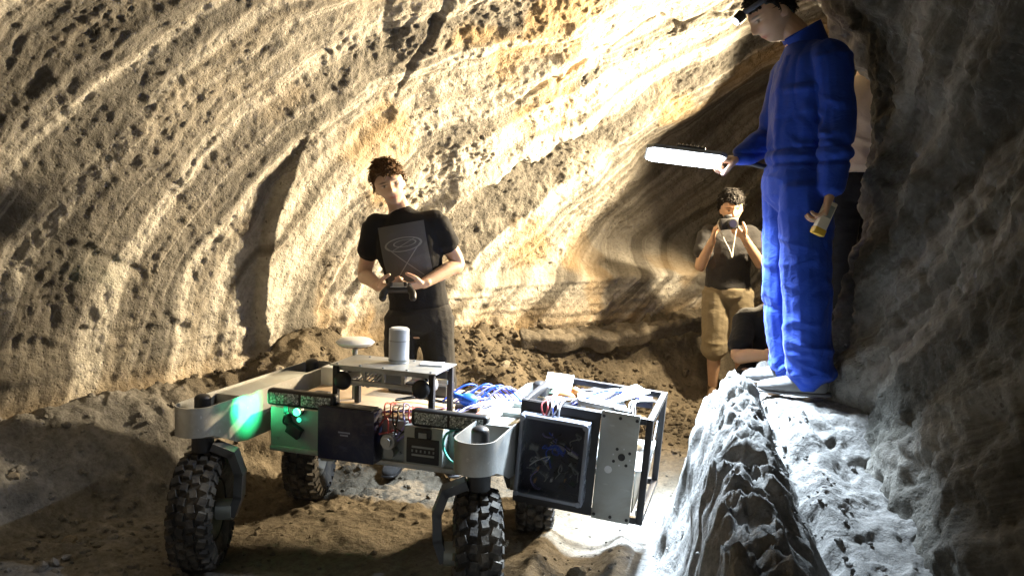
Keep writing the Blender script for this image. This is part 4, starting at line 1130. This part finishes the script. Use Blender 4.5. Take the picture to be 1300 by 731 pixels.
def print_shirt():
    """black tee with a grey printed panel carrying a thin line drawing"""
    m, n, l, b = nt('printed_tee')
    ob = n.new('ShaderNodeTexCoord').outputs['Object']
    sp = n.new('ShaderNodeSeparateXYZ'); l.new(ob, sp.inputs[0])
    class E:
        def __init__(s, o): s.o = o
        def _b(s, t, op):
            k = n.new('ShaderNodeMath'); k.operation = op; l.new(s.o, k.inputs[0])
            if isinstance(t, E): l.new(t.o, k.inputs[1])
            elif t is not None: k.inputs[1].default_value = t
            return E(k.outputs[0])
        def __add__(s, t): return s._b(t, 'ADD')
        def __sub__(s, t): return s._b(t, 'SUBTRACT')
        def __mul__(s, t): return s._b(t, 'MULTIPLY')
        def lt(s, t): return s._b(t, 'LESS_THAN')
        def abs(s): return s._b(None, 'ABSOLUTE')
        def sqrt(s): return s._b(None, 'SQRT')
        def max(s, t): return s._b(t, 'MAXIMUM')
    x0, y0, z0 = E(sp.outputs[0]), E(sp.outputs[1]), E(sp.outputs[2])
    X = x0 + .012; Z = z0 - 1.285; a = R(10)
    x = X*math.cos(a) + Z*math.sin(a); z = Z*math.cos(a) - X*math.sin(a)
    panel = (x.abs() - .128).max(z.abs() - .165).lt(0)*y0.lt(-.03)
    def ell(cx, cz, ra, rb, w): 
        return (((x-cx)*(1/ra))*((x-cx)*(1/ra)) + ((z-cz)*(1/rb))*((z-cz)*(1/rb))).sqrt()._b(1.0, 'SUBTRACT').abs().lt(w)
    def seg(p, q, w):
        dx, dz = q[0]-p[0], q[1]-p[1]; L = math.hypot(dx, dz); ux, uz = dx/L, dz/L
        al = (x-p[0])*ux + (z-p[1])*uz; ac = ((x-p[0])*(-uz) + (z-p[1])*ux).abs()
        return ac.lt(w)*(al-L/2).abs().lt(L/2)
    lines = ell(0, .055, .098, .036, .06).max(ell(.01, .060, .06, .018, .07)).max(seg((.092,.05), (-.075,-.135), .0026)).max(seg((-.092,.05), (.08,-.125), .0022)).max(seg((-.06,.03),(.07,.08), .0016))
    c = mixc(n, l, panel.o, (.012,.012,.014), (.10,.10,.105))
    c = mixc(n, l, (panel*lines*.75).o, c, (.30,.30,.30))
    l.new(c, b.inputs['Base Color']); b.inputs['Roughness'].default_value = .85; b.inputs['Specular IOR Level'].default_value = .25
    bp = n.new('ShaderNodeBump'); bp.inputs['Strength'].default_value = .3; bp.inputs['Distance'].default_value = .01
    l.new(noise(n, l, mapping(n, l, ob, (20, 20, 30)), 1, 5, .5, 1.5), bp.inputs['Height']); l.new(bp.outputs['Normal'], b.inputs['Normal'])
    return m

# man driving the rover
M1 = (-.565, 4.46, 0.0)
g1 = gz(M1[0], M1[1])
person('man in black printed tee and charcoal trousers holding a controller behind the rover', M1, dict(
    pelvis=(.05,0,.95), waist=(.035,0,1.11), chest=(-.005,-.01,1.32), neck=(-.045,-.005,1.505), head=(-.105,-.035,1.665), headM=facing((.18,-1), 6, 19), hs=1.0, beard=.30,
    shL=(-.195,0,1.435), elL=(-.262,.03,1.165), wrL=(-.145,-.185,1.115), handL=((.80,-.50,-.05), (.35,.45,.75), 1, 30),
    shR=(.145,0,1.455), elR=(.262,.02,1.225), wrR=(.088,-.19,1.13), handR=((-.82,-.42,-.15), (-.35,.45,.75), -1, 30),
    hipL=(-.045,0,.90), knL=(-.075,-.02,.50), anL=(-.085,.03,g1+.09), toeL=(-.11,-.12,g1+.06),
    hipR=(.135,0,.90), knR=(.175,-.02,.50), anR=(.20,.03,g1+.09), toeR=(.24,-.12,g1+.06)),
    SK_FAIR, H_BROWN, [('shirt', print_shirt(), dict(sleeve=.56, hem=.25, e=.012, name='tee_shirt', fold=.007, seed=3)), ('trousers', CHAR, dict(fold=.008, seed=8)), ('shoes', DGREY, {})], hair_len=.030)
def controller():
    root = empty('game_controller', (M1[0]-.028, M1[1]-.275, 1.118), (R(25), 0, R(3)))
    tag(root, 'black handheld radio controller with pale face gripped by the man in the printed tee', 'controller')
    m = MB().box((0,0,0), (.13,.075,.030), bev=.012, seg=3)
    for s in (-1, 1): m.tube([(s*.055,-.01,0), (s*.075,-.045,-.008), (s*.078,-.075,-.02)], .019, 12)
    m.build('shell', BLACK, root)
    MB().box((0,.0,.017), (.085,.045,.006), bev=.002).build('face_plate', plain('pale_face', (.35,.36,.37), .4), root)
    for s in (-1, 1): MB().cyl((s*.038,-.012,.018), (s*.038,-.012,.032), .009, n=14).sph((s*.038,-.012,.034), .011, (1,1,.5), 12).build('thumb_stick', BLACK, root)
controller()

# man in coveralls on the ledge
def coverall_disp(co, no):
    d = folds(.012, 3.5, 5)(co, no)
    x, y, z = co.T
    for fq, tl, am, sd_ in ((4.0, 2.5, .008, 3.), (5.0, -3.0, .006, 13.), (4.5, 4.0, .005, 23.)):
        nn = perlin(np.stack([x*fq + z*tl, y*fq, z*fq*.45 - x*tl], -1) + sd_)
        d += am*(.35 - np.exp(-(np.abs(nn)/.07)))*np.clip(.35+fbm(co*4+sd_, 2), 0, 1)
    d += .007*np.exp(-((z-1.045)/.016)**2) - .010*np.exp(-((z-1.015)/.010)**2) - .008*np.exp(-((z-1.075)/.008)**2)     # waistband
    tor = (z > 1.0) & (z < 1.46) & (y > -.16)
    d += .006*np.exp(-((y+.045)/.020)**4)*tor*(no[:, 0] < -.3)                                        # button placket
    pk = np.exp(-((x+.03)/.055)**6 - ((z-1.27)/.055)**6)*(no[:, 1] < -.3)*(y < -.03)*(y > -.19); d += .007*pk
    fl = np.exp(-((x+.03)/.058)**6 - ((z-1.315)/.016)**6)*(no[:, 1] < -.3)*(y < -.03)*(y > -.19); d += .006*fl
    br = np.exp(-((z-.14)/.10)**2)                                                       # trouser break over the shoes
    d += br*.010*np.sin(z*75 + 14*x + 9*fbm(co*7, 2))*np.clip(.5+fbm(co*6+9, 2), 0, 1)
    el = np.exp(-((z-1.14)/.12)**2)*(y < -.12); d += el*.007*np.sin(z*60 + 24*x + 8*fbm(co*6, 2))*np.clip(.5+fbm(co*7+3, 2), 0, 1)
    d += .007*np.exp(-((z-.52)/.12)**2)*np.sin(z*40 - 26*x + 8*fbm(co*5, 2))*np.clip(.4+fbm(co*5+6, 2), 0, 1)
    return d
g2 = gz(1.22, 3.45)
M2 = (1.215, 3.46, .695)
dz2 = g2 - M2[2]
person('man in royal blue coveralls and grey shoes standing on the rock ledge', M2, dict(
    pelvis=(.0,0,.95), waist=(.015,0,1.12), chest=(.030,0,1.33), neck=(.015,0,1.515), head=(-.125,-.005,1.645), headM=facing((-1,-.10), 33, 0), hs=1.02,
    shL=(.070,-.165,1.43), elL=(.092,-.200,1.14), wrL=(.062,-.215,.885), handL=((-.22,.0,-1), (-1,.35,.1), 1, 42),
    shR=(.015,.175,1.42), elR=(-.03,.27,1.16), wrR=(-.190,.215,1.050), handR=((-1,.03,.0), (0,.25,-1), 1, 62),
    hipL=(.010,-.09,.90), knL=(.03,-.085,.50), anL=(.055,-.07,dz2+.105), toeL=(-.09,-.01,dz2+.06),
    hipR=(.0,.09,.90), knR=(.0,.10,.50), anR=(.04,.13,dz2+.105), toeR=(-.10,.22,dz2+.06)),
    SK_TAN, H_BLACK, [('coverall', ROYAL, dict(sleeve=1.93, hem=.0, e=.014, leg=(.096,.088,.084,.080), disp=coverall_disp, cuff=.045, vox=.006)),
                      ('shoes', GREYSHOE, dict(sole=plain('shoe_sole', (.10,.10,.10), .7)))], fwd=(-1,-.12,0), hair_len=.020, vox=.004)
def coverall_bits():
    par = [o for o in col.objects if o.name.startswith('person') and 'royal' in str(o.get('label'))][0]
    # collar, placket, chest pocket, cuffs
    V, F = loft([((.045,.0,1.475), (.088,.088)), ((.025,0,1.525), (.084,.082)), ((.000,0,1.572), (.086,.086))], n=28, ref=(-1,0,0), cap=0)
    me = py_mesh('collar', V, F[:-2]); smooth(me); c = mesh_obj('collar', me, ROYAL, par)
    so = c.modifiers.new('t', 'SOLIDIFY'); so.thickness = .006
    # headlamp: strap round the head and a lamp over the brow
    H = np.array(facing((-1,-.10), 33, 0)); hc = np.array((-.125,-.005,1.645))
    tw = lambda p: tuple(np.array(p)*1.02 @ H.T + hc)
    pts = [tw((.098*math.sin(a)*.92, .118*math.cos(a)-.004, .060-.018*math.cos(a)*0+.0)) for a in np.linspace(0, 2*math.pi, 24)]
    V, F = loft([(p, (.004, .011)) for p in pts], n=8, sub=2, ref=tuple(H[:, 2]), cap=0)
    hl = empty('headlamp'); hl.parent = par
    st = py_mesh('strap', V, F[:-2]); smooth(st); mesh_obj('strap', st, plain('grey_strap', (.06,.065,.09), .8), hl)
    a, b = tw((0,.112,.058)), tw((0,.150,.050))
    MB().cyl(a, b, .024, .022, 20).build('lamp_body', BLACK, hl)
    sd = bpy.data.lights.new('headlamp_beam', 'SPOT'); sd.energy = HEADLAMP_W; sd.color = (.80,.88,1.0); sd.spot_size = R(50); sd.spot_blend = .7; sd.shadow_soft_size = .015
    sb = bpy.data.objects.new('headlamp_beam', sd); col.objects.link(sb); sb.parent = hl
    p0 = Vector(tw((0,.166,.048))); sb.matrix_local = Matrix.Translation(p0) @ aim(Vector((-1.55, 2.45, .0)) - Vector(M2) - p0)
    MB().cyl(b, tw((0,.155,.049)), .018, n=20).build('lamp_lens', emis('headlamp_glow', (.9,.95,1), 3), hl)
coverall_bits()
def meter():
    root = empty('handheld_meter', (1.215+.040, 3.46-.225, .695+.795), (0, R(24), R(8)))
    tag(root, 'small white and yellow handheld meter in the hand of the man in coveralls', 'meter')
    MB().box((0,0,0), (.048,.034,.125), bev=.006).build('case', plain('ivory_plastic', (.70,.66,.55), .4), root)
    MB().box((0,0,-.066), (.052,.038,.030), bev=.006).build('boot', plain('yellow_rubber', (.70,.46,.05), .5), root)
    MB().box((0,-.0178,.02), (.034,.002,.05)).build('screen', plain('meter_screen', (.25,.28,.26), .3), root)
meter()

# photographer
M3 = (1.655, 6.25, 0.0); g3 = gz(M3[0], M3[1])
person('photographer in dark tee and khaki shorts raising a camera beside the soil bank', M3, dict(
    pelvis=(.03,0,.93), waist=(.025,0,1.09), chest=(.03,-.01,1.25), neck=(.035,-.01,1.40), head=(.03,-.05,1.55), headM=facing((-.10,-1), 12, 4), hs=1.05,
    shL=(-.135,0,1.345), elL=(-.215,-.10,1.10), wrL=(-.155,-.235,1.315), handL=((.12,-.25,1), (.9,-.2,.1), 1, 30),
    shR=(.20,0,1.345), elR=(.245,-.12,1.125), wrR=(.075,-.245,1.335), handR=((-.75,-.25,.55), (-.35,.2,.8), -1, 30),
    hipL=(-.06,0,.88), knL=(-.07,-.02,.48), anL=(-.065,.02,g3+.09), toeL=(-.10,-.12,g3+.06),
    hipR=(.12,0,.88), knR=(.145,-.02,.48), anR=(.16,.02,g3+.09), toeR=(.20,-.12,g3+.06)),
    SK_MID, H_BLACK, [('shirt', DGREY, dict(sleeve=.6, hem=.05, e=.02, name='tee_shirt', seed=11)), ('shorts', KHAKI, dict(below=.12, seed=13)), ('shoes', plain('brown_shoe', (.14,.09,.05), .7), {})], vox=.006, hair_len=.03)
def photo_camera():
    root = empty('photo_camera', (M3[0]-.055, M3[1]-.30, 1.435), (R(-4), R(-6), R(6)))
    tag(root, 'black camera with a dangling strap held up to the photographer\'s face', 'camera')
    MB().box((0,0,0), (.135,.055,.085), bev=.010).box((0,0,.052), (.05,.05,.03), bev=.008).build('camera_body', BLACK, root)
    MB().cyl((0,-.027,-.005), (0,-.085,-.005), .034, n=28).build('lens', BLACK, root)
    MB().cyl((0,-.085,-.005), (0,-.087,-.005), .028, n=28).build('lens_glass', plain('coated_glass', (.02,.02,.04), .08), root)
    wire('strap', [(-.068,0,.03),(-.085,-.01,.0),(-.06,-.02,-.10),(-.02,-.02,-.20),(-.01,-.02,-.25),(.01,-.01,-.18),(.05,0,-.05),(.07,0,.03)], .006, plain('pale_strap', (.45,.42,.36), .7), root)
photo_camera()

# crouching helper behind the ledge
gq = gz(1.60, 4.80)
M4 = (1.56, 4.80, gq)
person('person in black crouching behind the ledge, forearm resting on one knee', M4, dict(
    pelvis=(.02,.12,.40), waist=(.02,.08,.55), chest=(.01,.0,.75), neck=(.0,-.06,.92), head=(.01,-.12,1.06), headM=facing((-.3,-1), 20, 0), hs=1.0,
    shL=(-.16,-.02,.84), elL=(-.245,-.17,.645), wrL=(-.10,-.32,.675), handL=((.75,-.25,-.60), (.1,.2,-1), 1, 25),
    shR=(.17,-.02,.84), elR=(.25,-.14,.63), wrR=(.10,-.28,.63), handR=((-.8,-.2,-.3), (0,.2,-1), -1, 25),
    hipL=(-.07,.10,.37), knL=(-.19,-.20,.54), anL=(-.17,-.02,.09), toeL=(-.19,-.17,.06),
    hipR=(.11,.10,.37), knR=(.19,-.20,.54), anR=(.17,-.02,.09), toeR=(.20,-.17,.06)),
    SK_MID, H_BLACK, [('shirt', BLACKCLOTH, dict(sleeve=.75, hem=.0, name='tee_shirt', seed=21)), ('trousers', BLACKCLOTH, dict(seed=23, leg=(.085,.075,.062,.052))), ('shoes', DGREY, {})], vox=.007)

# helper half hidden by the rock edge
gh = gz(1.84, 4.30)
M5 = (1.835, 4.28, gh)
person('person in cream shirt and black trousers half hidden behind the rock edge', M5, dict(
    pelvis=(0,0,.95), waist=(0,0,1.10), chest=(.01,0,1.32), neck=(.02,0,1.50), head=(.03,-.01,1.65), headM=facing((.3,1), 5, 0), hs=1.0,
    shL=(-.17,0,1.43), elL=(-.215,.06,1.17), wrL=(-.06,-.02,1.17), handL=((.9,-.1,.2), (0,1,-.2), 1, 25),
    shR=(.20,0,1.43), elR=(.24,.05,1.15), wrR=(.22,-.05,.92), handR=((0,-.1,-1), (-1,0,0), 1, 25),
    hipL=(-.09,0,.90), knL=(-.10,0,.50), anL=(-.10,.02,.09), toeL=(-.13,-.12,.06),
    hipR=(.09,0,.90), knR=(.10,0,.50), anR=(.10,.02,.09), toeR=(.13,-.12,.06)),
    SK_MID, H_BLACK, [('shirt', CREAM, dict(sleeve=.6, hem=.55, name='shirt', seed=31)), ('trousers', BLACKCLOTH, dict(seed=33)), ('shoes', DGREY, {})], vox=.007)
#SECTION rocks
# ------------------------------------------------------------------ slab, loose stones, clods
STONE = plain('loose_stone', (.30,.27,.22), .95, 0, .9, 45, .35, 9, spec=.15)
def rock_mesh(seed, sub=2, flat=.7):
    bm = bmesh.new(); bmesh.ops.create_icosphere(bm, subdivisions=sub, radius=1.0)
    P = np.array([v.co[:] for v in bm.verts]); d = 1 + .45*fbm(P*1.1+seed*7.7, 3) + .18*perlin(P*3.1+seed)
    for v, p, k in zip(bm.verts, P, d): v.co = Vector(p*k)*Vector((1, .85, flat)) if False else Vector((p[0]*k, p[1]*k*.85, p[2]*k*flat))
    me = bpy.data.meshes.new('rock'); bm.to_mesh(me); bm.free(); return me
def slab():
    """broken crust along the bench, a rough low bank edge"""
    a, b = np.array((.05,6.00)), np.array((1.75,6.72)); t = (b-a)/np.linalg.norm(b-a); nrm = np.array((t[1], -t[0]))
    n, m = 150, 28
    U, K = np.meshgrid(np.linspace(0, 1, n), np.linspace(0, 1, m), indexing='ij')
    one = np.stack([U*9, U*0+2.2, U*0], -1)
    w = (.02 + .085*np.sin(np.pi*np.clip(U*1.15+.04, 0, 1))**.6)*(1+.6*perlin(one*.8)); w = np.maximum(w, .012)
    ang = K*math.pi*1.35
    out = np.where(K < .6, K/.6*w, w - (K-.6)*.10); dz = np.where(K < .6, -.75*out, -.75*w - (K-.6)/.4*.085)
    X = a[0]+(b[0]-a[0])*U + nrm[0]*out; Y = a[1]+(b[1]-a[1])*U + nrm[1]*out; Z = .615 + .03*U + dz
    V = np.stack([X, Y, Z], -1)
    d = .022*fbm(V*7+3, 3) + .012*fbm(V*21, 2); V[..., 2] += d; V[..., 0] += nrm[0]*d*.6; V[..., 1] += nrm[1]*d*.6
    me = grid_mesh('crust_slab', V, None, {'ash_falloff': U*0+.15})
    o = mesh_obj('crust_slab', me, SOIL); so = o.modifiers.new('thick', 'SOLIDIFY'); so.thickness = .03; so.offset = 0
    tag(o, 'long pale slab of broken crust leaning along the top of the soil bank', 'rock')
slab()
metas = [rock_mesh(k) for k in range(5)]
for m_ in metas: m_.materials.append(STONE)
spots = [(-2.05,3.05),(-1.75,2.75),(-2.2,3.45),(-1.9,3.35),(-1.55,2.6),(-2.3,3.0),(-.35,5.15),(.15,5.35),(.35,5.7),(.75,5.95),(.9,5.6),(-.05,5.6),(.55,5.35),(1.15,6.0),(-1.6,4.25),(-1.35,4.6),(-.95,4.95),
         (.40,2.75),(.28,3.25),(.55,4.2),(-.95,2.75),(-.62,2.85),(1.28,3.75),(.95,3.62)]
def where(x, y):
    if x < -1.4 and y < 4: return 'by the foot of the pitted wall'
    if y > 5.0: return 'on the soil bank by the crust slab'
    if y > 4.1: return 'on the soil behind the rover'
    if x > .8: return 'on the ledge at the feet of the man in coveralls'
    if x > .2: return 'below the black payload frame'
    return 'in front of the rover wheels'
for k, (x, y) in enumerate(spots):
    o = mesh_obj('loose_stone', metas[k % 5]); r = random.uniform(.028, .062)
    o.scale = (r, r*random.uniform(.8, 1.2), r); o.rotation_euler = (random.uniform(-.3,.3), random.uniform(-.3,.3), random.uniform(0, 6.3)); o.location = (x, y, gz(x, y)+r*.18)
    w_ = where(x, y); tag(o, 'loose fist-sized stone lying ' + w_, 'stone', 'loose stones ' + w_)
def clods():
    base = []
    for k in range(6):
        m = rock_mesh(20+k, 1, .75); base.append((np.array([v.co[:] for v in m.vertices]), np.array([p.vertices[:] for p in m.polygons]))); bpy.data.meshes.remove(m)
    r = np.random.default_rng(5); n = 0; X = []; Y = []; S = []
    for cx, cy, sx, sy, cnt, s0, s1 in ((.4,5.75,.75,.38,1900,.010,.040), (-1.1,4.65,.5,.35,420,.008,.026), (-2.0,3.15,.45,.45,620,.008,.028), (-.6,2.9,.8,.35,260,.006,.016), (.98,3.0,.10,.5,260,.005,.014), (.45,3.4,.35,.6,200,.005,.014)):
        X.append(r.normal(cx, sx, cnt)); Y.append(r.normal(cy, sy, cnt)); S.append(s0 + (s1-s0)*r.random(cnt)**2.2)
    X, Y, S = map(np.concatenate, (X, Y, S))
    Z, _ = ground_z(X[None], Y[None]); Z = Z[0]
    V = []; F = []; o = 0
    for x, y, z, sc in zip(X, Y, Z, S):
        bv, bf = base[r.integers(6)]; a = r.random()*6.28; c, s_ = math.cos(a), math.sin(a)
        v = bv*sc*(1, r.uniform(.7,1.2), r.uniform(.7,1.1)); v = np.stack([v[:,0]*c-v[:,1]*s_, v[:,0]*s_+v[:,1]*c, v[:,2]], -1) + (x, y, z+sc*.15)
        V.append(v); F.append(bf+o); o += len(v)
    V = np.vstack(V); F = np.vstack(F)
    me = bpy.data.meshes.new('soil_clods'); me.from_pydata(V.tolist(), [], F.tolist()); me.update()
    at = me.attributes.new('ash_falloff', 'FLOAT', 'POINT'); _, ash_falloff = ground_z(V[None,:,0], V[None,:,1]); at.data.foreach_set('value', ash_falloff[0].astype(np.float32))
    tag(mesh_obj('soil_clods', me, SOIL), 'crumbled soil clods strewn over the bank and floor', 'soil', kind='stuff')
clods()
#END
